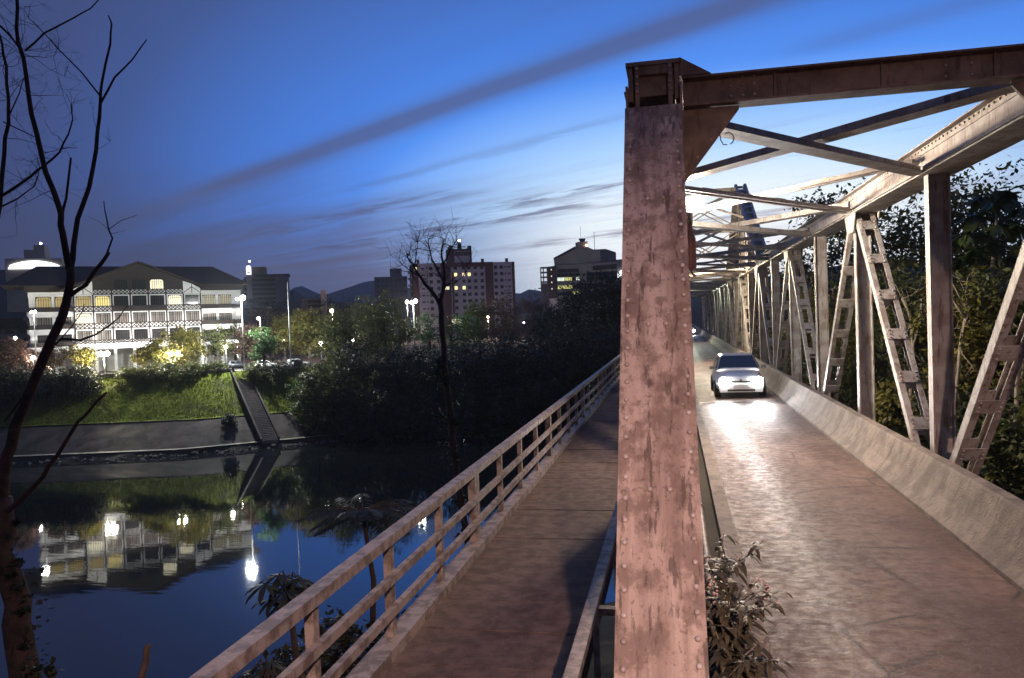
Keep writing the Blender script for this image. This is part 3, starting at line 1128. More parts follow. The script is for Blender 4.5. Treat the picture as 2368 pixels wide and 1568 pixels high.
flood('floodlight', 'glaring floodlight under the left chord beside the end post', 0.46, 16.6, 5.20, 2100, (1.0, 0.74, 0.52))
flood('floodlight', 'floodlight under the left chord turned towards the right truss', 0.46, 17.3, 5.00, 3200, (1.0, 0.88, 0.72), rz=radians(90))
flood('floodlight', 'small floodlight under the left chord at the raised peak', 0.42, 47.5, 4.9, 3000, (1.0, 0.78, 0.56))
flood('floodlight', 'floodlight at the raised peak turned towards the right truss', 0.46, 44.5, 4.90, 3500, (1.0, 0.84, 0.58), rz=radians(90))
flood('floodlight', 'far small floodlight deep inside the bridge', 0.42, 80.0, 4.9, 3500, (0.95, 1.0, 0.75))
# street lamp behind the viewpoint that lights the bridge mouth
sl = thing('street_lamp', 'street lamp on the approach road before the bridge', 'lamp', (4.9, -5.0, -0.75))
mb = MB()
mb.tube([(0, 0, 0), (0, 0, 3.5), (0, 0, 7.0), (-0.3, 0, 7.7), (-1.2, 0, 8.0), (-2.0, 0, 8.05)], [0.10, 0.08, 0.06, 0.05, 0.045, 0.04], 10)
mb.build('pole', POLEM, sl, True)
mb = MB()
mb.prism([(-2.7, 7.98), (-2.0, 7.98), (-2.0, 8.12), (-2.5, 8.16), (-2.7, 8.05)], 'y', -0.14, 0.14)
mb.build('lamp_head', POLEM, sl)
mb = MB()
mb.box(-2.65, -2.1, -0.11, 0.11, 7.955, 7.978)
mb.build('lens', BULBP, sl)
L0 = lamp_light('street_lamp_light', 'SPOT', (-2.4, 0, 7.93), 14500, (1.0, 0.64, 0.52), sl, 0.15, spot=84, blend=0.85)
L0.rotation_euler = (radians(44), 0, radians(4))

# red ribbed signal housing beside the post
sg = thing('signal_housing', 'red ribbed cylindrical housing hanging beside the end post', 'signal', (0.29, 12.6, 3.62))
REDM = mat('red_paint', (0.25, 0.115, 0.092), 0.55, (0.16, 0.075, 0.06), 4.0)
mb = MB()
mb.lathe([(0.07, 0.0), (0.08, 0.03), (0.08, 0.52), (0.055, 0.56), (0.05, 0.62), (0.03, 0.74)], 14)
mb.build('body', REDM, sg, True)
for i in range(9):
    t = 2 * pi * i / 9
    MB().box(0.078 * cos(t) - 0.008, 0.078 * cos(t) + 0.008, 0.078 * sin(t) - 0.008, 0.078 * sin(t) + 0.008, 0.05, 0.5).build('rib', REDM, sg)
MB().tube([(0, 0, 0.74), (0, 0.05, 0.9), (-0.3, 0.4, 0.95)], 0.015, 6).build('bracket', DARKSTEEL, sg)
MB().tube([(0, 0, 0), (0.02, -0.02, -0.06), (0.06, -0.04, -0.09)], 0.015, 6).build('spout', DARKSTEEL, sg)

# ------------------------------------------------------------------ the cars
SILVER = mat('silver_paint', (0.60, 0.60, 0.61), 0.35, metal=0.25, coat=0.5)
BLACKP = mat('black_plastic', (0.02, 0.02, 0.02), 0.5)
TYRE = mat('tyre_rubber', (0.015, 0.015, 0.015), 0.85)
RIM = mat('wheel_rim', (0.45, 0.45, 0.46), 0.35, metal=0.8)
WIND = mat('windscreen', (0.012, 0.014, 0.016), 0.08, spec=0.7)
HEADL = mat('headlight_on', (1, 1, 1), 0.3, emit=(0.97, 0.98, 1.0), estr=140.0)
PLATE = mat('plate_grey', (0.5, 0.5, 0.5), 0.5)


def loft(mb, secs):
    """secs: list of rings of equal length"""
    o = len(mb.v)
    n = len(secs[0])
    for r in secs:
        mb.v += [tuple(p) for p in r]
    for i in range(len(secs) - 1):
        for j in range(n):
            a, b = o + i * n + j, o + i * n + (j + 1) % n
            mb.f.append((a, b, b + n, a + n))
    mb.f.append(tuple(o + j for j in range(n))[::-1])
    mb.f.append(tuple(o + (len(secs) - 1) * n + j for j in range(n)))


def ring(y, hw, z0, z1, tuck=0.08, n=20, e=3.2, ins=0.0):
    r = []
    for j in range(n):
        t = 2 * pi * j / n
        cx, sz = cos(t), sin(t)
        x = hw * (abs(cx) ** (2 / e)) * (1 if cx >= 0 else -1)
        zc, hz = (z0 + z1) / 2, (z1 - z0) / 2
        z = zc + hz * (abs(sz) ** (2 / e)) * (1 if sz >= 0 else -1)
        x *= 1 - tuck * max(0, (z - zc) / hz)
        r.append((x, y, z))
    return r


def make_car(name, label, loc, rz, paint, lit=True, detail=True, group=None):
    car = thing(name, label, 'car', loc, rz, group)
    mb = MB()
    secs = [ring(0.0, 0.62, 0.30, 0.58), ring(0.06, 0.74, 0.24, 0.68), ring(0.25, 0.80, 0.20, 0.76), ring(0.7, 0.825, 0.18, 0.86), ring(1.1, 0.83, 0.17, 0.93), ring(1.9, 0.835, 0.17, 0.95),
            ring(2.9, 0.83, 0.18, 0.97), ring(3.5, 0.80, 0.22, 0.98), ring(3.75, 0.75, 0.26, 0.92), ring(3.85, 0.64, 0.34, 0.8)]
    loft(mb, secs)
    body = mb.build('body', paint, car, True)
    # greenhouse: pillars and roof
    def sec(y, hwb, hwt, zb, zt):
        return [(-hwb, y, zb), (-hwt - 0.0, y, zt - 0.05), (-hwt + 0.10, y, zt), (hwt - 0.10, y, zt), (hwt, y, zt - 0.05), (hwb, y, zb)]
    mb = MB()
    loft(mb, [sec(1.02, 0.74, 0.72, 0.86, 0.94), sec(1.72, 0.77, 0.59, 0.88, 1.38), sec(2.1, 0.77, 0.585, 0.88, 1.43), sec(3.0, 0.76, 0.585, 0.88, 1.41), sec(3.35, 0.74, 0.57, 0.88, 1.34), sec(3.72, 0.70, 0.66, 0.88, 0.98)])
    mb.build('cabin', paint, car)
    mb = MB()
    mb.add([(-0.685, 1.075, 0.965), (0.685, 1.075, 0.965), (0.535, 1.66, 1.352), (-0.535, 1.66, 1.352),
            (-0.685, 1.035, 0.945), (0.685, 1.035, 0.945), (0.535, 1.63, 1.375), (-0.535, 1.63, 1.375)],
           [(4, 5, 6, 7), (0, 3, 2, 1), (4, 0, 1, 5), (5, 1, 2, 6), (6, 2, 3, 7), (7, 3, 0, 4)])
    mb.build('windscreen', WIND, car)
    for s in (-1, 1):
        for (ya, yb, yc, yd) in ((1.30, 1.82, 2.28, 2.28), (2.36, 2.36, 3.05, 3.25)):
            mb = MB()
            q = []
            for off in (0.0, 0.02):
                for (yy, zz) in ((ya, 0.965), (yb, 1.33), (yc, 1.33), (yd, 0.965)):
                    f = (zz - 0.88) / (1.36 - 0.88)
                    q.append((s * (0.772 - 0.185 * f + off), yy, zz))
            mb.add(q, [(0, 1, 2, 3), (7, 6, 5, 4), (0, 4, 5, 1), (1, 5, 6, 2), (2, 6, 7, 3), (3, 7, 4, 0)])
            mb.build('side_window', WIND, car)
        hl = MB()
        hl.lathe([(0.08, 0.0), (0.125, 0.012), (0.13, 0.03), (0.105, 0.05)], 14)
        o = hl.build('headlight', HEADL if lit else mat('headlight_off', (0.6, 0.6, 0.62), 0.15), car, True)
        o.location = (s * 0.57, -0.045, 0.59)
        o.rotation_euler = (radians(90), 0, radians(s * 10))
        o.scale = (1.15, 1.15, 1)
        mb = MB()
        mb.hexa([(s * 0.80, 1.26, 0.93), (s * 0.97, 1.24, 0.93), (s * 0.97, 1.34, 0.93), (s * 0.80, 1.34, 0.93), (s * 0.80, 1.27, 1.05), (s * 0.96, 1.25, 1.04), (s * 0.96, 1.34, 1.04), (s * 0.80, 1.34, 1.05)])
        mb.build('mirror', BLACKP, car)
        for yw in (0.72, 3.1):
            w = link('wheel', MB().tube([(-0.09, 0, 0), (-0.10, 0, 0), (0.10, 0, 0), (0.09, 0, 0)], [0.24, 0.29, 0.29, 0.24], 20).mesh('wheel', TYRE, True), car, (s * 0.745, yw, 0.29))
            if detail:
                MB().tube([(s * 0.085, 0, 0), (s * 0.112, 0, 0)], [0.19, 0.16], 14).build('rim', RIM, w)
    mb = MB().box(-0.32, 0.32, -0.012, 0.06, 0.545, 0.60)
    mb.build('grille', BLACKP, car)
    mb = MB().prism([(-0.70, 0.22), (0.70, 0.22), (0.72, 0.42), (-0.72, 0.42)], 'y', -0.05, 0.1)
    mb.build('bumper', paint, car)
    MB().box(-0.26, 0.26, -0.062, -0.051, 0.36, 0.47).build('number_plate', PLATE, car)
    MB().box(-0.45, 0.45, -0.056, -0.05, 0.25, 0.32).build('air_intake', BLACKP, car)
    em = MB()
    for i in range(3):
        t = radians(90 + 120 * i)
        c_, s_ = cos(t), sin(t)
        em.prism([(0, 0.625), (0.02 * s_ + 0.03 * c_, 0.625 - 0.02 * c_ + 0.03 * s_), (0.06 * c_, 0.625 + 0.06 * s_), (-0.02 * s_ + 0.03 * c_, 0.625 + 0.02 * c_ + 0.03 * s_)], 'y', -0.02, 0.05)
    em.build('emblem', BLACKP, car)
    return car


car = make_car('hatchback_car', 'silver hatchback with headlights on driving over the bridge', (2.16, 27.4, 0.002), 0, SILVER)
for s in (-1, 1):
    lamp_light('headlight_beam', 'SPOT', (2.16 + s * 0.57, 27.22, 0.62), 750, (1.0, 0.92, 0.90), None, 0.07, aim=(2.10 + s * 0.5, 12, 0.35), spot=60, blend=0.9)
car2 = make_car('hatchback_car', 'far car with headlights on entering the bridge from the other bank', (2.0, 108.0, 0.002), 0, SILVER)


def text_obj(curve):
    tmp = bpy.data.objects.new('tmp_text', curve)
    COL.objects.link(tmp)
    bpy.context.view_layer.update()
    me = bpy.data.meshes.new_from_object(tmp.evaluated_get(bpy.context.evaluated_depsgraph_get()))
    bpy.data.objects.remove(tmp)
    return link('lettering', me)

# ------------------------------------------------------------------ far bank buildings


def window_proto(w, h, bars, m_pane, m_frame=BEAM, arched=True, depth=0.10, name='window'):
    """frame mesh (origin at window centre, facing -y) and a pane mesh"""
    f = MB()
    t = 0.07 * (1 if w > 1.6 else 0.8)
    f.box(-w / 2 - t, w / 2 + t, -depth, 0, h / 2, h / 2 + t)
    f.box(-w / 2 - t, w / 2 + t, -depth, 0, -h / 2 - t, -h / 2)
    f.box(-w / 2 - t, -w / 2, -depth, 0, -h / 2, h / 2)
    f.box(w / 2, w / 2 + t, -depth, 0, -h / 2, h / 2)
    if arched:
        for s in (-1, 1):
            f.prism([(s * w / 2, h / 2), (s * (w / 2 - 0.3), h / 2), (s * w / 2, h / 2 - 0.3)], 'y', -depth, -0.01)
    for i in range(bars):
        x = -w / 2 + w * (i + 1) / (bars + 1)
        f.box(x - 0.035, x + 0.035, -depth * 0.8, -0.02, -h / 2, h / 2)
    if bars:
        f.box(-w / 2, w / 2, -depth * 0.7, -0.02, h * 0.22, h * 0.22 + 0.06)
    p = MB().box(-w / 2, w / 2, -0.035, -0.012, -h / 2, h / 2)
    return f.mesh('window', m_frame), p.mesh('pane', m_pane)


def put_window(proto, parent, x, y, z, rz=0.0):
    w = link('window', proto[0], parent, (x, y, z))
    w.rotation_euler = (0, 0, rz)
    link('pane', proto[1], w)
    return w


hall = thing('town_hall', 'floodlit white half-timbered town hall with dark gabled roof', 'building', gp(330, 148, GROUND_Z), YAW + radians(30))
B0, BW = -10.85, 3.1
m = MB()
m.box(-10.85, 10.85, 0.0, 14, 4.3, 15.25)
m.build('wall', WHITE, hall)
m = MB()
m.box(-17.9, -10.86, 1.3, 14, 4.3, 16.2)
m.build('wall', WHITE, hall)
m = MB()
m.box(10.86, 18.6, 1.3, 14, 4.3, 16.2)
m.build('wall', WHITE, hall)
m = MB()
m.box(-17.5, 18.2, 3.2, 13.8, 0, 4.295)
m.build('ground_floor_wall', mat('ground_floor_grey', (0.33, 0.32, 0.31), 0.8, (0.26, 0.25, 0.24), 0.5), hall)
for i in range(12):
    x = -17.2 + 35.2 * i / 11
    m = MB().box(x - 0.25, x + 0.25, 0.35 if abs(x) < 10.6 else 1.5, 0.85 if abs(x) < 10.6 else 2.0, 0, 4.29)
    m.build('column', WHITE, hall)
# white fascia with the lettering
m = MB().box(-11.0, 11.0, -0.55, 0.0, 4.22, 5.25)
fas = m.build('fascia', WHITE, hall)
tx = bpy.data.curves.new('lettering', 'FONT')
tx.body = 'Prefeitura Municipal'
tx.size = 0.62
tx.extrude = 0.01
tx.materials.append(mat('letter_grey', (0.16, 0.14, 0.14), 0.6))
to = text_obj(tx)
to.parent = fas
to.location = (-2.9, -0.563, 4.58)
to.rotation_euler = (radians(90), 0, 0)
# timber grid
for i in range(8):
    x = B0 + BW * i
    MB().box(x - 0.13, x + 0.13, -0.07, 0.0, 5.25, 15.25).build('timber_post', BEAM, hall)
for z in (5.85, 8.05, 8.98, 11.2, 12.13, 14.35, 15.2):
    MB().box(-10.76, 10.76, -0.055, 0.0, z - 0.09, z + 0.09).build('timber_rail', BEAM, hall)


def lattice(x0, x1, z0, z1, yy):
    mb = MB()
    n = 4
    for i in range(n):
        a = x0 + (x1 - x0) * i / n
        b = x0 + (x1 - x0) * (i + 1) / n
        mb.bar((a, yy, z0), (b, yy, z1), 0.05, 0.15, (0, 1, 0))
        mb.bar((a, yy - 0.012, z1), (b, yy - 0.012, z0), 0.05, 0.15, (0, 1, 0))
        if i:
            mb.bar((a, yy - 0.006, z0 - 0.12), (a, yy - 0.006, z1), 0.06, 0.09, (0, 1, 0))
    mb.build('lattice_panel', BEAM, hall)


for i in range(7):
    x0, x1 = B0 + BW * i + 0.12, B0 + BW * (i + 1) - 0.12
    lattice(x0, x1, 5.32, 5.80, -0.04)
    lattice(x0, x1, 8.14, 8.92, -0.04)
    if i not in (2, 3, 4):
        lattice(x0, x1, 11.28, 12.06, -0.04)
    if 1 <= i <= 5:
        lattice(x0, x1, 14.42, 15.12, -0.04)
WD, WY, WWH, WC = [window_proto(2.3, 1.75, 5, mm) for mm in (GLASSD, GLASSY, GLASSW, CURT)]
YDIM = mat('dim_yellow_glass', (0.2, 0.16, 0.08), 0.4, emit=(0.95, 0.72, 0.28), estr=0.35)
WYD = window_proto(2.3, 1.75, 5, YDIM)
WWD = window_proto(2.3, 1.75, 5, mat('dim_white_glass', (0.2, 0.18, 0.12), 0.4, (0.03, 0.03, 0.02), 1.0, stretch=(4, 1, 0.05), lo=0.45, hi=0.55, detail=0.0, emit=(1.0, 0.88, 0.55), estr=0.28))
rows = {6.75: [WC, WC, WD, WD, WD, WD, WD], 9.92: [WWH, WC, WC, WC, WC, WC, WC], 13.08: [WYD, WY, WD, WD, WD, WWH, WD]}
for z, ws in rows.items():
    for i, p in enumerate(ws):
        put_window(p, hall, B0 + BW * (i + 0.5), 0.0, z)
# dark loggia band over the three middle bays
MB().box(B0 + 2 * BW + 0.1, B0 + 5 * BW - 0.1, -0.5, -0.06, 11.25, 12.05).build('balcony_front', BEAM, hall)
for i in (2, 3, 4):
    put_window((WD, WD, WWH)[i - 2], hall, B0 + BW * (i + 0.5), -0.12, 16.15)
# gable: dark boarded front and big roof
gz0, gz1, gx = 15.26, 20.3, 12.6
m = MB().prism([(-11.0, gz0), (11.0, gz0), (7.6, 17.1), (0, 20.0), (-7.6, 17.1)], 'y', -0.10, 0.25)
m.build('gable_boarding', BEAM, hall)
for s in (-1, 1):
    m = MB().prism([(s * 10.85, 14.3), (s * 7.75, 14.3), (s * 7.75, 16.7), (s * 9.3, 16.2), (s * 10.85, 15.3)], 'y', -0.16, -0.105)
    w = m.build('plaster_infill', WHITE, hall)
    for (p, q) in (((s * 10.75, -0.17, 14.5), (s * 9.3, -0.17, 15.6)), ((s * 7.85, -0.17, 14.5), (s * 9.3, -0.17, 15.6)), ((s * 9.3, -0.17, 14.4), (s * 9.3, -0.17, 16.1))):
        MB().bar(p, q, 0.05, 0.13, (0, 1, 0)).build('timber_brace', BEAM, hall)
rf = MB()
for s in (-1, 1):
    rf.prism([(0, 20.45), (s * 13.0, 15.2), (s * 13.0, 14.85), (0, 20.05)], 'y', -1.5, 9.0)
gr = rf.build('gable_roof', ROOFM, hall)
rf = MB()
rf.add([(-22.0, -0.2, 16.1), (20.3, -0.2, 16.1), (20.3, 15.6, 16.1), (-22.0, 15.6, 16.1), (-16.5, 7.6, 20.1), (14.5, 7.6, 20.1)],
       [(0, 1, 5, 4), (1, 2, 5), (2, 3, 4, 5), (3, 0, 4), (3, 2, 1, 0)])
rf.build('hip_roof', ROOFM, hall)
MB().box(-18.4, -10.9, 0.2, 1.29, 14.9, 16.05).build('eaves_soffit', BEAM, hall)
MB().box(10.9, 19.1, 0.2, 1.29, 14.9, 16.05).build('eaves_soffit', BEAM, hall)
for (x0, x1, xs, sts) in ((-17.9, -10.9, (-15.6, -12.6), ((WD, WD), (WC, WC), (WYD, WYD))), (10.9, 18.6, (12.6, 15.6), ((WD, WD), (WC, WC), (WWD, WWD)))):
    for zi, z in enumerate((6.75, 9.92, 13.08)):
        for xi, xx in enumerate(xs):
            put_window(sts[zi][xi], hall, xx, 1.3, z)
        MB().box(x0, x1, 0.32, 0.40, z - 1.75, z - 0.95).build('balcony_rail', BEAM, hall)
        MB().box(x0 - 0.1, x1 + 0.1, 0.30, 1.29, z - 2.75, z - 1.78).build('balcony_parapet', WHITE, hall)
    MB().box(x0 - 0.05, x1 + 0.05, 0.9, 1.29, 14.1, 14.88).build('balcony_parapet', WHITE, hall)
for z in (6.5, 9.7, 12.9):
    for yy in (3.0, 6.0, 9.0, 12.0):
        put_window(WC, hall, -17.9, yy, z, radians(-90))
    MB().box(-18.3, -17.91, 1.4, 13.8, z - 2.3, z - 1.5).build('balcony_parapet', WHITE, hall)
# floodlights on the forecourt that wash the facade


def ground_flood(x, y, label, power, aim):
    wp = hall.matrix_world
    c_, s_ = cos(YAW + radians(30)), sin(YAW + radians(30))
    o = np.array(hall.location)
    P = lambda q: o + np.array([q[0] * c_ - q[1] * s_, q[0] * s_ + q[1] * c_, q[2]])
    t = thing('facade_floodlight', label, 'floodlight', P((x, y, 0)), YAW + radians(30), 'floodlights before the town hall')
    h = MB()
    h.box(-0.3, 0.3, -0.12, 0.03, 0.25, 0.70)
    h.box(-0.05, 0.05, -0.05, 0.05, 0.0, 0.25)
    h.build('housing', DARKSTEEL, t)
    MB().box(-0.25, 0.25, 0.031, 0.045, 0.30, 0.65).build('lens', BULB, t)
    lamp_light('facade_floodlight_light', 'SPOT', P((x, y + 0.15, 0.55)), power, (1.0, 0.95, 0.90), None, 0.15, aim=P(aim), spot=38, blend=0.55)


for (x_, lb, pw_) in ((-15.2, 'floodlight facing the left wing of the town hall', 9500), (-9.6, 'floodlight facing the left bays of the town hall', 13500), (-4.8, 'floodlight left of the middle of the town hall', 13500), (0.0, 'floodlight facing the middle of the town hall', 13500),
                      (4.8, 'floodlight right of the middle of the town hall', 13500), (9.6, 'floodlight facing the right bays of the town hall', 13500), (15.5, 'floodlight facing the right wing of the town hall', 12000)):
    ground_flood(x_, -10.5, lb, pw_, (x_, 0, 7.2))


# ---- apartment block with dark red bands
REDW = mat('dark_red_wall', (0.15, 0.035, 0.045), 0.85, (0.11, 0.028, 0.035), 0.3)
PALE = mat('pale_pinkish_wall', (0.74, 0.66, 0.67), 0.85, (0.66, 0.58, 0.59), 0.25)
GREYW = mat('blue_grey_wall', (0.13, 0.135, 0.18), 0.85, (0.10, 0.105, 0.145), 0.2)
TANW = mat('warm_grey_wall', (0.40, 0.36, 0.32), 0.85, (0.33, 0.30, 0.27), 0.2)
DKW = mat('dark_brown_wall', (0.075, 0.06, 0.065), 0.85, (0.06, 0.05, 0.055), 0.3)
apt = thing('apartment_building', 'pale apartment block with dark red vertical bands and rooftop tower', 'building', gp(1072, 350, GROUND_Z), YAW + radians(13))
HB = 33.2
for (x0, x1, y0, mm, nm) in ((-21.6, -19.2, -0.3, REDW, 'red_band'), (-19.2, -9.3, 0, PALE, 'wall'), (-9.3, -4.85, -0.3, REDW, 'red_band'), (-4.85, 10.9, 0, PALE, 'wall'), (10.9, 14.5, -0.3, REDW, 'red_band'), (14.5, 23.3, 0, PALE, 'wall'), (23.3, 24.5, -0.3, REDW, 'red_band')):
    MB().box(x0 + 0.01, x1 - 0.01, y0, 15, 0, HB).build(nm, mm, apt)
MB().box(-9.3, 14.5, -0.45, 14.9, HB - 1.9, HB + 0.1).build('cornice', REDW, apt)
MB().box(-4.35, -3.55, -0.25, 0.0, 2, HB - 4).build('red_band', REDW, apt)
MB().box(-21.9, -21.61, 1.5, 5.0, 4, HB - 1.2).build('red_band', REDW, apt)
aD = window_proto(1.35, 1.35, 0, GLASSD, m_frame=mat('window_frame_dark', (0.05, 0.045, 0.05), 0.6), arched=False, depth=0.06)
aS = window_proto(0.55, 0.55, 0, GLASSD, m_frame=MATS['window_frame_dark'], arched=False, depth=0.06)
aY = window_proto(1.35, 1.5, 0, mat('flat_yellow', (0.3, 0.3, 0.1), 0.5, emit=(1.0, 0.86, 0.35), estr=1.4), arched=False, depth=0.06)
aO = window_proto(1.25, 1.4, 0, mat('flat_orange', (0.3, 0.2, 0.1), 0.5, emit=(1.0, 0.68, 0.42), estr=1.3), arched=False, depth=0.06)
aW = window_proto(1.35, 1.35, 0, GLASSW, arched=False, depth=0.06)
for r in range(10):
    z = HB - 2.3 - 2.97 * r
    for x in (-17.5, -16.8, -15.4, 20.2, 21.5, 22.3):
        put_window(aS, apt, x, 0, z)
    for x in (-13.6, -10.3, 15.7, 18.4, -2.6, 1.0, 3.5, 6.4, 9.4):
        p = aD
        if r == 1:
            p = {-2.6: aY, 1.0: aO, 3.5: aY}.get(x, aD)
        if r == 3:
            p = {-2.6: aY, 1.0: aY}.get(x, aD)
        put_window(p, apt, x, 0, z)
    for yy in (3.2, 8.0, 12.0):
        MB().box(-22.6, -21.62, yy - 1.2, yy + 1.2, z - 1.3, z - 0.5).build('balcony', PALE, apt)
for x in (-8.0, -6.4):
    put_window(aW, apt, x, -0.3, HB - 2.3 - 2.97 * 3)
put_window(aS, apt, 11.6, -0.3, HB - 2.3 - 2.97 * 3)
put_window(aW, apt, -20.4, -0.3, HB - 2.3)
MB().box(-5.2, 5.4, 2, 10, HB, HB + 6.4).build('roof_tower', REDW, apt)
MB().box(-2.6, 4.4, 1.9, 2.0, HB, HB + 5.4).build('tower_panel', PALE, apt)
sg_ = MB().box(-2.5, 4.4, 1.80, 1.89, HB + 3.3, HB + 5.1).build('sign_board', DKW, apt)
tx = bpy.data.curves.new('lettering', 'FONT')
tx.body = 'BAUERSTAL'
tx.size = 1.25
tx.extrude = 0.02
tx.materials.append(mat('letter_tan', (0.42, 0.30, 0.25), 0.7))
to = text_obj(tx)
to.parent = sg_
to.location = (-2.35, 1.77, HB + 3.7)
to.rotation_euler = (radians(90), 0, 0)
for x0 in (-5.2, 3.6):
    MB().prism([(x0, HB + 6.41), (x0 + 1.8, HB + 6.41), (x0 + 1.6, HB + 7.5), (x0 + 0.9, HB + 7.9), (x0 + 0.2, HB + 7.5)], 'y', 2, 4).build('turret', DKW, apt)
MB().box(-0.2, 1.2, 4, 6, HB + 6.41, HB + 9.2).build('water_tank', DKW, apt)
MB().tube([(-0.6, 5, HB + 6.4), (-0.6, 5, HB + 14)], 0.07, 6).build('mast', DARKSTEEL, apt)
MB().lathe([(0.05, -0.42), (0.36, -0.25), (0.45, 0.0), (0.36, 0.25), (0.05, 0.42)], 10, (0.4, 5, HB + 10.4)).build('beacon', BULBP, apt)
MB().tube([(0.4, 5, HB + 9.2), (0.4, 5, HB + 10.0)], 0.08, 6).build('beacon_stem', DARKSTEEL, apt)
for x in (-19.5, -5.8, 9.6, 20.8):
    MB().box(x, x + 1.1, 1, 2.5, HB + 0.1, HB + 1.7).build('chimney', DKW, apt)

# ---- office block with steel frame stair and stepped top
off = thing('office_building', 'grey office block with stepped roofline and steel-framed stair tower', 'building', gp(1360, 300, GROUND_Z), YAW + radians(-4))
k_ = 300 / F


def ofp(x, y):      # facade coordinates of the survey point
    return (x - 1360) * k_, CAM[2] - GROUND_Z + (733 - y) * k_


def facade(nm, pts, y0, y1, mm, par=None):
    poly = [ofp(*p) for p in pts]
    return MB().prism(poly, 'y', y0, y1).build(nm, mm, par or off)


facade('lower_block', [(1291, 775), (1431, 775), (1431, 608), (1291, 611)], 0, 22, TANW)
facade('upper_block', [(1287, 610), (1287, 594), (1337, 571), (1366, 571), (1378, 577), (1406, 577), (1430, 586), (1430, 607)], 1.5, 16, TANW)
facade('upper_face', [(1313, 609), (1313, 590), (1337, 575), (1361, 574), (1361, 609)], 1.0, 1.49, mat('greenish_wall', (0.40, 0.39, 0.33), 0.85, (0.35, 0.34, 0.29), 0.2))  # plain greenish-grey wall colour, slightly paler than the block behind
facade('roof_slope', [(1286, 597), (1286, 593), (1337, 568), (1337, 574)], 0.8, 16.2, DKW)
facade('dark_wall', [(1394, 605), (1394, 578), (1406, 577), (1430, 586), (1430, 605)], 1.0, 1.49, GREYW)
facade('turret', [(1338, 571), (1338, 559), (1346, 557), (1366, 557), (1366, 571)], 3, 8, TANW)
facade('turret_cup', [(1350, 556), (1346, 549), (1362, 549), (1360, 556)], 4, 7, DKW)
facade('stair_tower', [(1271, 775), (1291, 775), (1291, 612), (1271, 614)], -1.5, 6, DKW)
facade('white_panel', [(1273, 735), (1292, 735), (1292, 687), (1273, 687)], -1.9, -1.55, PALE)
facade('side_block', [(1431.2, 775), (1460, 775), (1460, 600), (1431.2, 602)], 4, 20, TANW)
facade('window_band', [(1294, 629), (1343, 629), (1343, 620), (1294, 620)], -0.15, 0.0, DKW)
facade('window_band', [(1376, 626), (1430, 624), (1430, 613), (1376, 616)], -0.15, 0.0, DKW)
facade('lit_gable', [(1433, 645), (1450, 645), (1450, 626), (1441, 627), (1433, 635)], 3.0, 3.9, mat('lit_sign_white', (0.8, 0.8, 0.8), 0.5, emit=(0.95, 0.98, 1.0), estr=1.6))
facade('blue_sign', [(1437, 660), (1450, 660), (1450, 647), (1437, 650)], 2.6, 2.99, mat('blue_sign', (0.05, 0.15, 0.5), 0.5, emit=(0.1, 0.3, 0.9), estr=0.5))
fr = MB()
for x in (1255, 1261, 1270):
    a_, z_ = ofp(x, 615)
    fr.box(a_ - 0.15, a_ + 0.15, -1, -0.7, 0, z_)
    fr.box(a_ - 0.15, a_ + 0.15, 3, 3.3, 0, z_)
for y in (615, 626, 637, 648):
    a0_, z_ = ofp(1254, y)
    a1_, _ = ofp(1270.8, y)
    fr.box(a0_, a1_, -1.01, 3.31, z_ - 0.22, z_ + 0.22)
fr.build('steel_frame', GREYW, off)
facade('stair_shaft', [(1255, 775), (1270.5, 775), (1270.5, 651), (1255, 651)], -0.6, 2.9, GREYW)
facade('canopy', [(1246, 663), (1255, 664), (1255, 661)], -1, 2, GREYW)
oG = window_proto(1.25, 1.3, 1, GLASSD, MATS['window_frame_dark'], False, 0.06)
oL = window_proto(1.25, 1.3, 1, mat('office_yellow', (0.3, 0.3, 0.1), 0.5, emit=(0.85, 0.85, 0.28), estr=0.8), MATS['window_frame_dark'], False, 0.06)
oW = window_proto(1.25, 1.3, 1, mat('office_white', (0.3, 0.3, 0.3), 0.5, emit=(0.9, 1.0, 0.85), estr=1.1), MATS['window_frame_dark'], False, 0.06)
litm = {(1, 0): oW, (1, 1): oW, (1, 2): oL, (1, 3): oL, (1, 5): oW, (2, 0): oL, (2, 1): oL, (2, 2): oL, (2, 3): oL, (3, 4): oL, (3, 5): oL, (3, 6): oW}
for r, y in enumerate((634, 643.5, 662, 677)):
    for i in range(16):
        x = 1297 + i * 8.6
        if 1344 < x < 1362:
            continue
        a_, z_ = ofp(x, y)
        put_window(litm.get((r, i), oG), off, a_, 0, z_)
for y in (621, 636, 650, 665):
    a_, z_ = ofp(1280, y)
    put_window(window_proto(0.35, 0.5, 0, GLASSW, MATS['window_frame_dark'], False, 0.05), off, a_, -1.5, z_)
MB().tube([(ofp(1383, 577)[0], 8, ofp(1383, 577)[1] - 0.2), (ofp(1383, 577)[0], 8, ofp(1383, 532)[1])], 0.10, 6).build('mast', DARKSTEEL, off)
MB().tube([(ofp(1351, 550)[0], 5, ofp(1351, 550)[1] - 0.2), (ofp(1351, 550)[0], 5, ofp(1351, 520)[1])], 0.06, 6).build('mast', DARKSTEEL, off)
a_, z_ = ofp(1363.5, 566)
MB().lathe([(0.05, -0.3), (0.3, 0), (0.05, 0.3)], 10, (a_, 2.7, z_)).build('wall_light', BULBO, off)


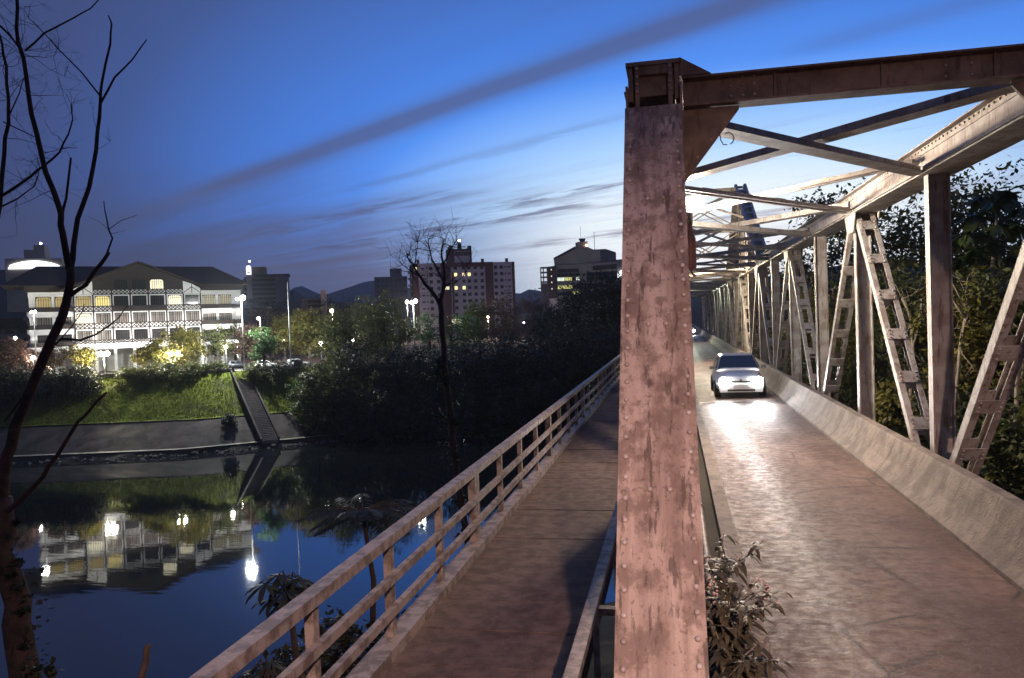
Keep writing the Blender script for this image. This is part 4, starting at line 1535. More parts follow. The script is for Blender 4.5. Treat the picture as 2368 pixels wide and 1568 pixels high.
# ---- more distant blocks
def block(name, label, xc, D, rzd, parts, wins, extra=None):
    t = thing(name, label, 'building', gp(xc, D, GROUND_Z), YAW + radians(rzd))
    kk = D / F
    yh = 726 - 0.0366 * (xc - 1557)
    cv = lambda x, y: ((x - xc) * kk, CAM[2] - GROUND_Z + (yh - y) * kk)
    for (nm, x0, y0, x1, y1, d0, d1, mm) in parts:
        a0, z1 = cv(x0, y0)
        a1, z0 = cv(x1, y1)
        MB().box(a0, a1, d0, d1, max(z0, 0), z1).build(nm, mm, t)
    for (x0, x1, nx, y0, y1, ny, p, d) in wins:
        for i in range(nx):
            for j in range(ny):
                a, z = cv(x0 + (x1 - x0) * i / max(1, nx - 1), y0 + (y1 - y0) * j / max(1, ny - 1))
                put_window(p, t, a, d, z)
    return t, cv


gW = window_proto(1.5, 1.3, 0, GLASSD, MATS['window_frame_dark'], False, 0.06)
t, cv = block('tower_block', 'plain blue-grey tower block left of the red-banded apartments', 908, 460, 8,
              [('wall', 871, 640, 946, 780, 0, 16, GREYW), ('roof_block', 907, 621, 934, 639.9, 2, 12, GREYW)],
              [(880, 941, 7, 648, 715, 6, gW, 0)])
t, cv = block('tower_block', 'grey flats behind the tall street lamp with a lit white lift shaft', 615, 400, 14,
              [('wall', 572, 640, 642, 760, 0, 14, mat('grey_flats', (0.20, 0.19, 0.21), 0.85, (0.15, 0.145, 0.16), 0.3)),
               ('wall', 643, 637, 671, 760, -3, 11, GREYW), ('roof_slab', 596, 635.5, 674, 638.5, -4, 14.5, DKW), ('roof_block', 590, 616, 621, 639.8, 3, 12, DKW),
               ('lift_shaft', 579, 634, 589, 760, -1.2, -0.05, TANW)],
              [(594, 638, 7, 648, 690, 5, gW, 0), (574, 577, 1, 648, 690, 5, gW, 0)])
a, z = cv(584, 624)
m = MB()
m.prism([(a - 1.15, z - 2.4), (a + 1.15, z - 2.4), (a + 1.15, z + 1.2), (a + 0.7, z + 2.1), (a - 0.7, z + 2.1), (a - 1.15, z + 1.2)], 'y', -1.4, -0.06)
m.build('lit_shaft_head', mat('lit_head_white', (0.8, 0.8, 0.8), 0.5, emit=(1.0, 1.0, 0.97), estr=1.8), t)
MB().box(a - 0.7, a + 0.7, -1.5, -1.41, z - 1.8, z - 1.2).build('shaft_slot', DKW, t)
MB().lathe([(0.05, -0.4), (0.38, 0), (0.05, 0.4)], 10, (a + 0.6, -0.6, z + 4.4)).build('beacon', BULBP, t)
MB().tube([(a + 0.6, -0.6, z + 2.1), (a + 0.6, -0.6, z + 4.1)], 0.08, 6).build('beacon_stem', DARKSTEEL, t)
t, cv = block('brick_building', 'low reddish building with a chimney tower on the wooded slope', 730, 330, 5,
              [('wall', 701, 690, 746, 760, 0, 14, mat('faded_brick', (0.22, 0.15, 0.14), 0.9, (0.17, 0.12, 0.115), 0.4)), ('wall', 746.1, 680, 751, 760, 1, 12, DKW),
               ('chimney_tower', 747, 672, 758, 760, -1.5, 0.9, TANW)],
              [(720, 742, 4, 697, 708, 2, gW, 0)])
t, cv = block('white_tower', 'white stepped tower with a lit arch behind the town hall roof', 88, 250, 20,
              [('wall', 32, 598, 146, 720, 0, 15, TANW), ('upper_block', 66, 576, 108, 597.9, 3, 12, TANW), ('upper_block', 86, 565, 108, 575.9, 3, 9, TANW)],
              [])
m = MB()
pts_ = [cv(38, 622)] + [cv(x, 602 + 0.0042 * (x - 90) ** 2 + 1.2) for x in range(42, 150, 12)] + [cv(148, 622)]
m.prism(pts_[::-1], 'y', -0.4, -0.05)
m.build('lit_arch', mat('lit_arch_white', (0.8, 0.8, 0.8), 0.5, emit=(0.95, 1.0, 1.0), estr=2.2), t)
a, z = cv(97, 559)
MB().lathe([(0.05, -0.35), (0.4, 0), (0.05, 0.35)], 10, (a, 6, z)).build('beacon', BULB, t)
MB().tube([(a, 6, z - 0.9), (a, 6, z - 0.3)], 0.08, 6).build('beacon_stem', DARKSTEEL, t)
t, cv = block('low_house', 'low dark house at the left edge beside the town hall', 20, 165, 25,
              [('wall', -30, 740, 62, 830, 0, 8, mat('mauve_wall', (0.13, 0.10, 0.115), 0.9, (0.10, 0.08, 0.09), 0.4))], [(0, 50, 3, 765, 790, 2, gW, 0)])
MB().prism([(-5.5, 8.8), (4.3, 8.8), (3, 11), (-4, 11)], 'y', -0.6, 8.6).build('roof', ROOFM, t)
t, cv = block('low_house', 'small pale house front glimpsed between trees below the apartments', 1060, 230, 4,
              [('wall', 1047, 736, 1072, 790, 0, 8, PALE)], [(1052, 1066, 2, 743, 750, 1, aW, 0)])
t, cv = block('low_house', 'low flat-roofed house below the grey flats', 595, 240, 10,
              [('wall', 574, 712, 618, 790, 0, 10, mat('mauve_wall', (0.13, 0.10, 0.115))), ('roof_slab', 571, 708.5, 621, 712, -0.8, 10.5, TANW)], [(580, 612, 4, 722, 722, 1, aS, 0)])
# ------------------------------------------------------------------ far bank street furniture
# staircase down the embankment
sa, sb_ = gp(551, 131.5, GROUND_Z), gp(625, 119, -14.15)
st = thing('embankment_stairs', 'long concrete staircase running down the grassy embankment', 'stairs')
dv = (sb_ - sa)
dh = dv * (1, 1, 0)
Lh = np.linalg.norm(dh)
dh /= Lh
sd_ = np.array([-dh[1], dh[0], 0])
ns = 46
STEPM = mat('step_concrete', (0.19, 0.165, 0.155), 0.9, (0.13, 0.11, 0.105), 0.8)
for i in range(ns):
    c0 = sa + dv * i / ns
    z = sa[2] + dv[2] * (i + 1) / ns + 0.22
    m = MB()
    q0, q1 = c0, c0 + dh * (Lh / ns + 0.02)
    cs = [q0 - sd_ * 1.2, q1 - sd_ * 1.2, q1 + sd_ * 1.2, q0 + sd_ * 1.2]
    m.hexa([np.append(p[:2], z - 0.6) for p in cs] + [np.append(p[:2], z) for p in cs])
    m.build('step', STEPM, st)
for s in (-1, 1):
    m = MB()
    m.bar(sa + sd_ * s * 1.35 + (0, 0, 0.2), sb_ + sd_ * s * 1.35 + (0, 0, 0.2), 0.28, 0.7, sd_)
    m.build('side_wall', REVET, st)
# low parapet along the promenade edge
for (a0, a1, lb) in ((-110, -73.5, 'low parapet wall at the top of the embankment left of the bare tree'), (-73.3, -46.5, 'low parapet wall at the top of the embankment before the town hall'), (-43.5, -27, 'low parapet wall right of the embankment stairs')):
    pw = thing('parapet_wall', lb, 'wall')
    a = a0
    while a < a1 - 0.5:
        e = min(a + 3.0, a1)
        p0, p1 = ab(a + 0.03, edge_b(a) + 16.3, GROUND_Z), ab(e - 0.03, edge_b(e) + 16.3, GROUND_Z)
        MB().bar(p0 + (0, 0, 0.20), p1 + (0, 0, 0.20), 0.25, 0.44, (0.3, -0.9, 0)).build('wall_block', PAVE, pw)
        a = e
# grass tufts reading as the lit verge
def verge(name, a0, a1, t0, t1, n, m, label, size=0.3):
    A = RNG.uniform(a0, a1, n)
    T = RNG.uniform(t0, t1, n)
    zs = np.interp(T, [0.6, 7.2, 8, 11, 14, 16.2, 30], [-14.35, -10.6, -10.3, -8.1, -5.7, -4.0, -3.9])
    B = np.array([edge_b(a) for a in A]) + T
    P = A[:, None] * R0 + B[:, None] * H0
    P[:, 2] = zs + 0.02
    h = size * (0.5 + RNG.random(n))
    ang = RNG.uniform(0, 2 * pi, n)
    d = np.stack([np.cos(ang), np.sin(ang), np.zeros(n)], 1) * size * 0.35
    tip = P + RNG.normal(size=(n, 3)) * size * 0.25
    tip[:, 2] = P[:, 2] + h
    V = np.stack([P - d, P + d, tip], 1).reshape(-1, 3)
    o = link(name, np_mesh(name, V, np.arange(3 * n).reshape(n, 3), m))
    return tag(o, label, 'grass', kind='stuff')


verge('grass', -95, -25, 7.4, 16.0, 26000, leafmat('turf_blade', (0.06, 0.085, 0.006), (0.17, 0.18, 0.014), 0.7, 0.3), 'short grass on the far embankment slope', 0.22)


def pole_lamp(name, label, x, yh, D, heads, m, power, colr, zg=GROUND_Z, spot=None, size=0.25, group='street lamps on the far bank', hr=0.28, pr=0.09):
    top = at(x, yh, D)
    t = thing(name, label, 'lamp', (top[0], top[1], zg), YAW, group)
    H = top[2] - zg
    mb = MB()
    mb.tube([(0, 0, 0), (0, 0, H * 0.5), (0, 0, H - 0.2)], [pr * 1.3, pr, pr * 0.7], 8)
    mb.build('pole', POLEM, t, True)
    for (dx, dz, sc) in heads:
        mb = MB()
        mb.tube([(0, 0, H - 0.3), (dx * 0.6, 0, H + dz + 0.02), (dx, 0, H + dz)], pr * 0.5, 6)
        mb.build('arm', POLEM, t)
        mb = MB()
        r = hr * sc
        mb.lathe([(0.1 * r, -r), (0.75 * r, -0.66 * r), (r, 0), (0.75 * r, 0.66 * r), (0.1 * r, r)], 12, (dx, -0.02, H + dz))
        mb.build('lamp_globe', m, t, True)
        lamp_light(name + '_light', 'POINT', (dx, -r - 0.08, H + dz - r * 0.4), power / len(heads), colr, t, size)
    return t


pole_lamp('street_lamp', 'tall white twin street lamp at the right end of the town hall', 558, 691, 133, [(-0.7, 0.0, 0.8), (0.25, 0.15, 1.7)], BULB, 42000, (0.95, 1.0, 0.95))
pole_lamp('street_lamp', 'tall lamp post before the left wing of the town hall', 78, 722, 134, [(-0.35, 0.05, 0.9), (0.25, 0.1, 0.8)], BULB, 900, (1.0, 0.95, 0.88))
pole_lamp('street_lamp', 'orange street lamp on a pole above the russet tree', 601, 736, 170, [(-0.3, 0, 1.3)], BULBO, 5000, (1.0, 0.62, 0.40))
pole_lamp('street_lamp', 'orange street lamp shining over the big dark promenade trees', 768, 719, 165, [(-0.1, 0, 1.5)], BULBO, 4500, (1.0, 0.66, 0.45))
pole_lamp('street_lamp', 'orange lamp left of the white twin lamp below the apartments', 941, 698, 300, [(0.0, 0, 2.4)], BULBO, 26000, (1.0, 0.70, 0.56))
pole_lamp('street_lamp', 'white twin street lamp shining on foliage below the apartments', 955, 700, 158, [(-0.3, 0.1, 1.3), (0.5, 0.3, 1.5)], BULB, 9000, (0.92, 1.0, 0.80))
pole_lamp('street_lamp', 'small orange street lamp under the right part of the apartments', 1128, 733, 300, [(0, 0, 1.8)], BULBO, 30000, (1.0, 0.70, 0.56))
pole_lamp('street_lamp', 'small white lamp below the gap before the office block', 1211, 746, 255, [(0, 0, 1.1)], BULB, 22000, (1.0, 0.86, 0.74))
for (x, y, D, lb) in ((240, 818, 131.0, 'twin globe lamp on the promenade before the left of the town hall'), (405, 817, 133.5, 'twin globe lamp on the promenade under the broad yellow tree')):
    pole_lamp('globe_lamp', lb, x, y, D, [(-0.55, 0, 1.0), (0.55, 0, 1.0)], BULB, 17000, (1.0, 0.92, 0.66), hr=0.45, group='twin globe lamps on the promenade')
for (x, y, D, lb) in ((36, 783, 150, 'globe lamp beside the low house at the left edge'), (77, 828, 133, 'globe lamp low on the promenade left of the bare trunk'), (815, 788, 150, 'small globe lamp among the dark trees'),
                      (742, 795, 145, 'small globe lamp at the end of the parked cars'), (522, 803, 139, 'globe lamp by the road at the right end of the town hall'), (548, 792, 150, 'second globe lamp by the road beside the tall twin lamp'), (657, 787, 150, 'globe lamp beside the flagpole')):
    pole_lamp('globe_lamp', lb, x, y, D, [(0, 0.1, 1.0)], BULB, 700, (1.0, 0.93, 0.85), hr=0.34, group='single globe lamps on the far bank')

# flagpole
fp = gp(673, 131, GROUND_Z)
t = thing('flagpole', 'tall bare white flagpole on the promenade', 'flagpole', fp)
tz = at(668, 655, 131)[2] - GROUND_Z
wp_ = mat('white_gloss', (0.8, 0.8, 0.8), 0.35)
MB().tube([(0, 0, 0), (0, 0, tz * 0.5), (0, 0, tz)], [0.11, 0.09, 0.05], 10).build('pole', wp_, t, True)
MB().lathe([(0.01, 0), (0.09, 0.08), (0.01, 0.16)], 8, (0, 0, tz)).build('finial', wp_, t)
MB().box(-0.4, 0.4, -0.4, 0.4, 0, 0.35).build('plinth', PAVE, t)
# little traffic signs and bollard posts by the road
for (x, y, D, lb) in ((690, 800, 134, 'dark twin-post board at the foot of the flagpole'),):
    p = gp(x, D, GROUND_Z)
    t = thing('notice_board', lb, 'board', p, YAW)
    MB().box(-0.75, -0.65, -0.05, 0.05, 0, 2.6).build('post', DARKSTEEL, t)
    MB().box(0.65, 0.75, -0.05, 0.05, 0, 2.6).build('post', DARKSTEEL, t)
    MB().box(-0.64, 0.64, -0.04, 0.04, 0.2, 1.3).build('panel', DARKSTEEL, t)
# pale statue under the yellow tree
p = gp(466, 135.5, GROUND_Z)
t = thing('statue', 'pale stone statue beside the broad yellow tree', 'statue', p, YAW)
MB().box(-0.7, 0.7, -0.5, 0.5, 0, 0.7).build('plinth', TOWP, t)
m = MB()
m.lathe([(0.55, 0.7), (0.6, 1.1), (0.38, 1.5), (0.5, 2.0), (0.55, 2.4), (0.3, 2.8), (0.16, 3.0), (0.24, 3.2), (0.26, 3.45), (0.1, 3.7)], 14)
m.build('figure', WHITE, t, True)

# parked cars on the avenue
WPAINT = mat('white_car_paint', (0.7, 0.7, 0.7), 0.35, coat=0.4)
RPAINT = mat('red_car_paint', (0.30, 0.03, 0.025), 0.35, coat=0.4)
DPAINT = mat('dark_car_paint', (0.05, 0.055, 0.065), 0.35, coat=0.4)
for (x, D, rzd, pt, lb) in ((385, 136.5, 118, WPAINT, 'white car parked on the avenue under the yellow tree'), (640, 139.5, 118, WPAINT, 'white car parked left of the flagpole'), (712, 141, 118, SILVER, 'silver car parked right of the flagpole'),
                            (12, 131, 118, RPAINT, 'red car at the left edge of the avenue'), (62, 131.5, 118, DPAINT, 'dark car beside the red car on the avenue'), (575, 143, 118, DPAINT, 'dark car stopped beyond the tall twin lamp')):
    make_car('parked_car', lb, gp(x, D, GROUND_Z - 0.118), YAW + radians(rzd), pt, lit=False, detail=False, group='cars along the riverside avenue')

# ------------------------------------------------------------------ trees


def tree(name, label, base, height, crown, leafm, n, size, trunk=0.22, bark=BARKD, group=None, droop=0.2, lean=(0, 0), cat='tree', aspect=0.5, shell=0.35):
    """crown: list of (dx, dy, dz_fraction, radius) clumps"""
    base = np.array(base, float)
    t = thing(name, label, cat, base, 0, group)
    cs = [(c[0], c[1], c[2] * height) for c in crown]
    rs = [(c[3], c[3], c[3] * (c[4] if len(c) > 4 else 0.75)) for c in crown]
    mb = MB()
    fork = np.array([lean[0] * 0.5, lean[1] * 0.5, height * 0.42])
    mb.tube([(0, 0, -0.6), (lean[0] * 0.2, lean[1] * 0.2, height * 0.2), fork], [trunk * 1.25, trunk, trunk * 0.75], 8)
    for c in cs:
        mid = (fork + np.array(c)) / 2 + RNG.normal(size=3) * 0.15
        mb.tube([fork - (0, 0, 0.1), mid, np.array(c) + (0, 0, 0.1)], [trunk * 0.55, trunk * 0.35, trunk * 0.12], 6)
    mb.build('trunk', bark, t, True)
    link('crown', leaves(cs, rs, n, size, leafm, droop, aspect, shell), t)
    return t


def clumps(w, n, seed, low=0.45, top=0.95, dw=None):
    r = np.random.default_rng(seed)
    out = []
    for i in range(n):
        z = low + (top - low) * (i + 0.5) / n
        sh = sin(pi * min(1.0, 0.15 + 0.85 * (z - low + 0.08) / (top - low + 0.12))) ** 0.6
        a = r.uniform(0, 2 * pi)
        rr = w * 0.5 * sh * r.uniform(0.15, 0.62)
        out.append((rr * cos(a), rr * sin(a), z, w * r.uniform(0.20, 0.32)))
    return out


# promenade and city trees on the far bank: (x, D, top y, width m, leaf, label)
FAR = [
    (30, 133, 790, 7.5, LEAFP, 'dark russet promenade tree at the left edge'),
    (122, 133, 800, 5.5, LEAFP, 'russet promenade tree behind the bare trunk'),
    (190, 132, 797, 5.0, LEAFY, 'small yellow-green tree left of the first twin globe lamp'),
    (330, 132.5, 803, 4.2, LEAFY, 'slender young tree between the twin globe lamps'),
    (362, 134, 778, 4.5, LEAFM, 'dark olive tree before the town hall lettering'),
    (432, 134, 764, 9.0, LEAFY, 'broad yellow-lit tree before the town hall'),
    (500, 139, 752, 6.5, LEAFM, 'dark tree before the right wing of the town hall'),
    (612, 134, 764, 5.6, LEAFG, 'round bright green tree right of the tall twin lamp'),
    (590, 146, 757, 7.5, LEAFP, 'russet tree under the orange street lamp'),
    (660, 150, 742, 8.0, LEAFY, 'olive tree behind the flagpole'),
    (716, 146, 735, 8.0, LEAFY, 'olive tree right of the flagpole'),
    (775, 139, 728, 8.5, LEAFM, 'tall brownish tree under the orange lamp'),
    (835, 150, 718, 9.5, LEAFM, 'dark green tree right of the orange lamp'),
    (893, 146, 700, 9.5, LEAFM, 'tall dark green tree left of the white twin lamp'),
    (925, 142, 740, 6.0, LEAFY, 'yellow-lit shrubby tree under the white twin lamp'),
    (995, 150, 728, 6.5, LEAFG, 'bright green tree lit by the white twin lamp'),
    (1045, 146, 742, 6.0, LEAFM, 'dark tree at the foot of the bare tree crown'),
    (1070, 158, 728, 6.5, LEAFG, 'green tree beside the small pale house'),
    (1110, 165, 708, 9.0, LEAFM, 'dark tree below the middle of the apartments'),
    (1165, 162, 692, 9.0, LEAFP, 'brownish tree before the right end of the apartments'),
    (1235, 175, 690, 10.0, LEAFP, 'round brown tree between apartments and office block'),
    (1290, 160, 724, 9.0, LEAF, 'dark tree at the foot of the stair tower'),
    (1335, 140, 664, 10.0, LEAF, 'very tall black tree before the office block'),
    (1395, 136, 646, 11.0, LEAF, 'tallest black tree beside the end post'),
    (1440, 132, 650, 10.0, LEAF, 'black tree half hidden by the end post'),
    (545, 158, 740, 7.0, LEAFM, 'dim tree behind the tall twin lamp'),
    (640, 215, 700, 14.0, LEAF, 'dark wooded clump below the grey flats'),
    (790, 225, 702, 14.0, LEAF, 'dark wooded clump behind the orange lamp'),
    (860, 205, 715, 12.0, LEAF, 'dark wooded clump below the tower block'),
    (715, 240, 716, 14.0, LEAF, 'dark wooded clump below the reddish building'),
]
for i, (x, D, yt, w, lm, lb) in enumerate(FAR):
    base = gp(x, D, GROUND_Z)
    h = (at(x, yt, D)[2] - GROUND_Z) * (1.1 if x > 640 else 1.0)
    tree('promenade_tree' if D < 147 else 'city_tree', lb, base, h, clumps(w * (1.3 if x > 640 else 1.1), 9 if w < 8 else 14, 100 + i, 0.12 if x > 740 else (0.30 if h > 6 else 0.42), 0.9), lm,
         (9000 if lm is LEAF else 6500) if w > 7 else 3200, 0.42 if w > 7 else 0.34, 0.16 + 0.012 * w, BARKG if lm in (LEAFY, LEAFP) else BARKD, 'trees on the far bank', droop=0.15)

# dark slope vegetation on the far bank right of the stairs
SLOPE = [
    (735, 124.5, 842, 8.0, LEAFM, 'leafy green bush on the slope right of the stairs'),
    (700, 125, 870, 5.0, LEAFG, 'small bright bush at the edge of the lit grass'),
    (790, 130, 815, 9.0, LEAFM, 'dim bushy tree above the leafy green bush'),
    (850, 127, 790, 11.0, LEAF, 'dark bushy tree on the slope below the tower block'),
    (920, 128, 800, 11.0, LEAF, 'dark bushy tree on the slope below the yellow-lit shrub'),
    (985, 126, 805, 11.0, LEAF, 'dark bushy tree on the slope left of the bare trunk'),
    (1060, 127, 795, 12.0, LEAF, 'dark bushy tree on the slope right of the bare trunk'),
    (1130, 126, 790, 12.0, LEAF, 'dark bushy tree on the slope under the small orange lamp'),
    (1200, 125, 785, 12.0, LEAF, 'dark bushy tree on the slope under the small white lamp'),
    (1275, 124, 770, 12.0, LEAF, 'dark bushy tree on the slope left of the railing end'),
    (1350, 122, 750, 12.0, LEAF, 'dark bushy tree on the slope behind the railing end'),
    (1420, 120, 740, 12.0, LEAF, 'dark bushy tree on the slope beside the end post'),
    (800, 123, 905, 8.0, LEAF, 'low dark bush near the water right of the revetment'),
    (880, 122.5, 905, 9.0, LEAF, 'low dark bush near the water below the tower block'),
    (970, 122, 905, 9.0, LEAF, 'low dark bush near the water beside the bare trunk'),
    (1070, 121.5, 900, 9.0, LEAF, 'low dark bush near the water below the apartments'),
    (1170, 120.5, 900, 9.0, LEAF, 'low dark bush near the water below the gap'),
    (1270, 119.5, 890, 9.0, LEAF, 'low dark bush near the water behind the railing'),
    (1370, 118.5, 870, 9.0, LEAF, 'low dark bush near the water at the railing end'),
    (298, 128.5, 868, 4.2, LEAFM, 'dark bush on the grass below the slender young tree'),
    (345, 128.5, 858, 4.6, LEAFM, 'dark bush on the grass below the olive tree'),
    (395, 129, 850, 5.2, LEAFM, 'dark bush on the grass under the yellow tree'),
    (450, 129.5, 848, 5.0, LEAFM, 'dark bush on the grass below the statue'),
    (500, 130.5, 846, 4.0, LEAFM, 'dark bush on the grass left of the stairs'),
    (590, 130, 838, 4.0, LEAFM, 'dark hedge bush right of the top of the stairs'),
    (640, 131, 833, 6.0, LEAF, 'dark clipped bush below the parked cars'),
    (180, 126, 862, 7.0, LEAF, 'dark bush on the slope left of the lit grass'),
    (110, 125.5, 865, 8.0, LEAF, 'dark bush on the slope behind the bare trunk'),
    (30, 125, 862, 8.0, LEAF, 'dark bush on the slope at the left edge'),
    (530, 121, 972, 2.6, LEAF, 'small dark shrub on the revetment beside the stairs'),
]


def bank_z(p):
    rel = p - CAM * (1, 1, 0)
    a, bb = p[:2] @ R0[:2], p[:2] @ H0[:2]
    return float(np.interp(bb - edge_b(a), [-6, 0.6, 3, 7.2, 11, 14, 16.2, 20], [-17, -14.3, -13.3, -10.7, -8.1, -5.7, -4.0, -3.9]))


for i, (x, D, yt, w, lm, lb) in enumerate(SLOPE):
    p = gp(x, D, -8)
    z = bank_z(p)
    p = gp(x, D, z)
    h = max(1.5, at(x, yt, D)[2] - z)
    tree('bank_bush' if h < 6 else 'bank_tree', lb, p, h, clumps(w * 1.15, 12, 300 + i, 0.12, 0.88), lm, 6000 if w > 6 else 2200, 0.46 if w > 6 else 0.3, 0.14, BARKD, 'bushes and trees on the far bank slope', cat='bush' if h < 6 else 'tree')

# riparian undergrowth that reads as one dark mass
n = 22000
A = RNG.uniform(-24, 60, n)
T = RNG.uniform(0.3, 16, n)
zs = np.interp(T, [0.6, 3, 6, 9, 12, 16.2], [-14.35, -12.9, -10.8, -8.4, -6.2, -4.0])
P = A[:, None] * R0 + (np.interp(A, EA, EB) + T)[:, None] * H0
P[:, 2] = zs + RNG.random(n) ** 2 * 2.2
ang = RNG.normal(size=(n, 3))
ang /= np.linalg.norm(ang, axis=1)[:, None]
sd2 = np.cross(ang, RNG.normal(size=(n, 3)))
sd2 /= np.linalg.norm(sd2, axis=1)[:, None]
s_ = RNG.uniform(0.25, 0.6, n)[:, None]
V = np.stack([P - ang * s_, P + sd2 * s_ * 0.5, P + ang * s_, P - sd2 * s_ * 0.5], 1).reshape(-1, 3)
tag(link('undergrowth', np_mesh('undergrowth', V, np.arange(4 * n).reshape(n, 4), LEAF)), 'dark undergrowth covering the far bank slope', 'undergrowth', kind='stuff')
# stones along the far water edge
rk = MB()
STONE = mat('bank_stone', (0.16, 0.14, 0.13), 0.9, (0.09, 0.08, 0.075), 1.5)
for i in range(260):
    a = random.uniform(-75, 5)
    p = ab(a, edge_b(a) + random.uniform(-1.6, 0.5), -15.0 + random.uniform(-0.15, 0.35))
    r = random.uniform(0.12, 0.42)
    u_ = [(1, 0, 0), (0, 1, 0), (-1, 0, 0), (0, -1, 0)]
    vs = [p + np.array(q) * r * random.uniform(0.7, 1.2) for q in u_] + [p + (random.uniform(-.1, .1), 0, r * 0.7), p - (0, 0, r * 0.6)]
    rk.add(vs, [(0, 1, 4), (1, 2, 4), (2, 3, 4), (3, 0, 4), (1, 0, 5), (2, 1, 5), (3, 2, 5), (0, 3, 5)])
tag(rk.build('stones', STONE), 'scattered stones along the far water edge', 'stones', kind='stuff')
# ------------------------------------------------------------------ bare trees


def limb(mb, pts, D, r0, r1, n=7, jig=0.35, dd=0.0):
    P = []
    k = len(pts)
    for i, (x, y) in enumerate(pts):
        P.append(at(x, y, D + dd * i / max(1, k - 1)))
    # smooth polyline
    Q = [P[0]]
    for i in range(1, k):
        mid = (P[i - 1] + P[i]) / 2 + RNG.normal(size=3) * r0 * 0.25
        Q += [mid, P[i]]
    rad = list(np.linspace(r0, r1, len(Q)))
    mb.tube(Q, rad, n)
    return Q


def twigs(mb, Q, count, L, r, seed, up=0.3, depth=1):
    rr = np.random.default_rng(seed)
    for i in range(count):
        j = rr.integers(max(0, len(Q) // 3), len(Q))
        s = np.array(Q[j])
        d = rr.normal(size=3)
        d[2] += up
        d /= np.linalg.norm(d)
        pts = [s]
        l = L * rr.uniform(0.5, 1.2)
        for k in range(4):
            d = d + rr.normal(size=3) * 0.22 + (0, 0, 0.10 * up)
            d /= np.linalg.norm(d)
            pts.append(pts[-1] + d * l / 4)
        mb.tube(pts, list(np.linspace(r, r * 0.25, 5)), 4)
        if depth:
            twigs(mb, pts, 3, L * 0.55, r * 0.55, seed * 7 + i, up, depth - 1)


ft = thing('bare_tree', 'bare forked tree in the left foreground with mossy trunk', 'tree', at(40, 1640, 9.0))
ft_o = np.array(ft.location)


def shifted(mb, o):
    mb.v = [(v[0] - o[0], v[1] - o[1], v[2] - o[2]) for v in mb.v]
    return mb


D = 9.0
mb = MB()
limb(mb, [(66, 1640), (55, 1540), (38, 1440), (22, 1330), (12, 1230), (4, 1150)], D, 0.17, 0.11, 12)
shifted(mb, ft_o).build('trunk', BARK, ft, True)
mb = MB()
limb(mb, [(2, 1170), (8, 1097), (26, 1033), (53, 948), (80, 880), (110, 808), (133, 758), (152, 705), (161, 664), (162, 618)], D, 0.069, 0.0432, 10)
q1 = limb(mb, [(161, 625), (150, 570), (140, 520), (135, 475), (105, 398), (84, 306), (66, 220), (54, 133), (38, 66), (38, -20)], D, 0.0396, 0.0168, 9, dd=-0.4)
q2 = limb(mb, [(163, 640), (168, 600), (174, 541), (191, 475), (214, 393), (225, 306), (232, 235)], D, 0.0348, 0.0192, 9, dd=0.3)
shifted(mb, ft_o).build('main_branch', BARK, ft, True)
mb = MB()
limb(mb, [(232, 235), (235, 194), (255, 102), (258, 56), (250, 36)], D + 0.3, 0.018, 0.0072, 6)
limb(mb, [(232, 240), (265, 179), (306, 138), (339, 92)], D + 0.3, 0.0144, 0.0066, 6)
q3 = limb(mb, [(230, 220), (189, 168), (133, 112), (102, 77), (66, 41)], D + 0.3, 0.0108, 0.0048, 6, dd=0.5)
limb(mb, [(143, 500), (153, 460), (164, 365)], D, 0.018, 0.012, 7)
limb(mb, [(164, 682), (199, 659), (235, 608), (252, 583)], D, 0.027, 0.0204, 7)
q4 = limb(mb, [(246, 590), (260, 551), (250, 526), (243, 490), (240, 465)], D, 0.012, 0.0048, 6)
limb(mb, [(252, 530), (280, 510), (316, 498)], D, 0.0054, 0.0024, 5)
q5 = limb(mb, [(-14, 560), (0, 475), (10, 357), (20, 286), (20, 230), (15, 153), (5, 102), (-10, 60)], D + 0.6, 0.03, 0.012, 7)
q6 = limb(mb, [(6, 452), (71, 408), (102, 383), (138, 352), (158, 311), (168, 276), (164, 240)], D + 0.6, 0.0192, 0.006, 7)
limb(mb, [(138, 345), (160, 342), (178, 343)], D + 0.6, 0.0072, 0.0036, 5)
limb(mb, [(59, 117), (102, 77), (168, 43), (209, 20), (235, -8)], D, 0.0132, 0.006, 6, dd=-0.3)
q7 = limb(mb, [(0, 60), (24, 84), (45, 112), (54, 130)], D - 0.2, 0.0132, 0.0096, 6)
q8 = limb(mb, [(0, 480), (40, 460), (80, 430), (90, 400)], D + 0.7, 0.012, 0.006, 6)
limb(mb, [(20, 270), (45, 215), (55, 180)], D + 0.6, 0.0096, 0.0048, 5)
limb(mb, [(8, 282), (45, 300), (78, 316)], D + 0.5, 0.0084, 0.006, 5)
limb(mb, [(128, 797), (141, 783), (185, 787), (223, 773), (257, 750), (275, 734), (295, 708)], D, 0.0156, 0.006, 6, dd=-0.5)
limb(mb, [(143, 781), (164, 757), (190, 721), (195, 703)], D, 0.0084, 0.0042, 5)
q9 = limb(mb, [(5, 1190), (42, 1160), (100, 1102), (132, 1054), (180, 975), (212, 943), (246, 908)], D, 0.033, 0.0132, 8, dd=-0.8)
limb(mb, [(60, 905), (40, 935), (10, 975)], D, 0.012, 0.0084, 6)
twigs(mb, q5, 12, 0.6, 0.0045, 5, depth=2)
twigs(mb, q7, 8, 0.6, 0.0045, 6, depth=2)
twigs(mb, q8, 8, 0.6, 0.004, 7, depth=2)
twigs(mb, q3, 7, 0.5, 0.004, 8)
twigs(mb, q6, 6, 0.4, 0.004, 9)
twigs(mb, q1, 9, 0.6, 0.0045, 10, depth=2)
twigs(mb, q2, 4, 0.35, 0.004, 12)
twigs(mb, q4, 2, 0.3, 0.004, 11, depth=0)
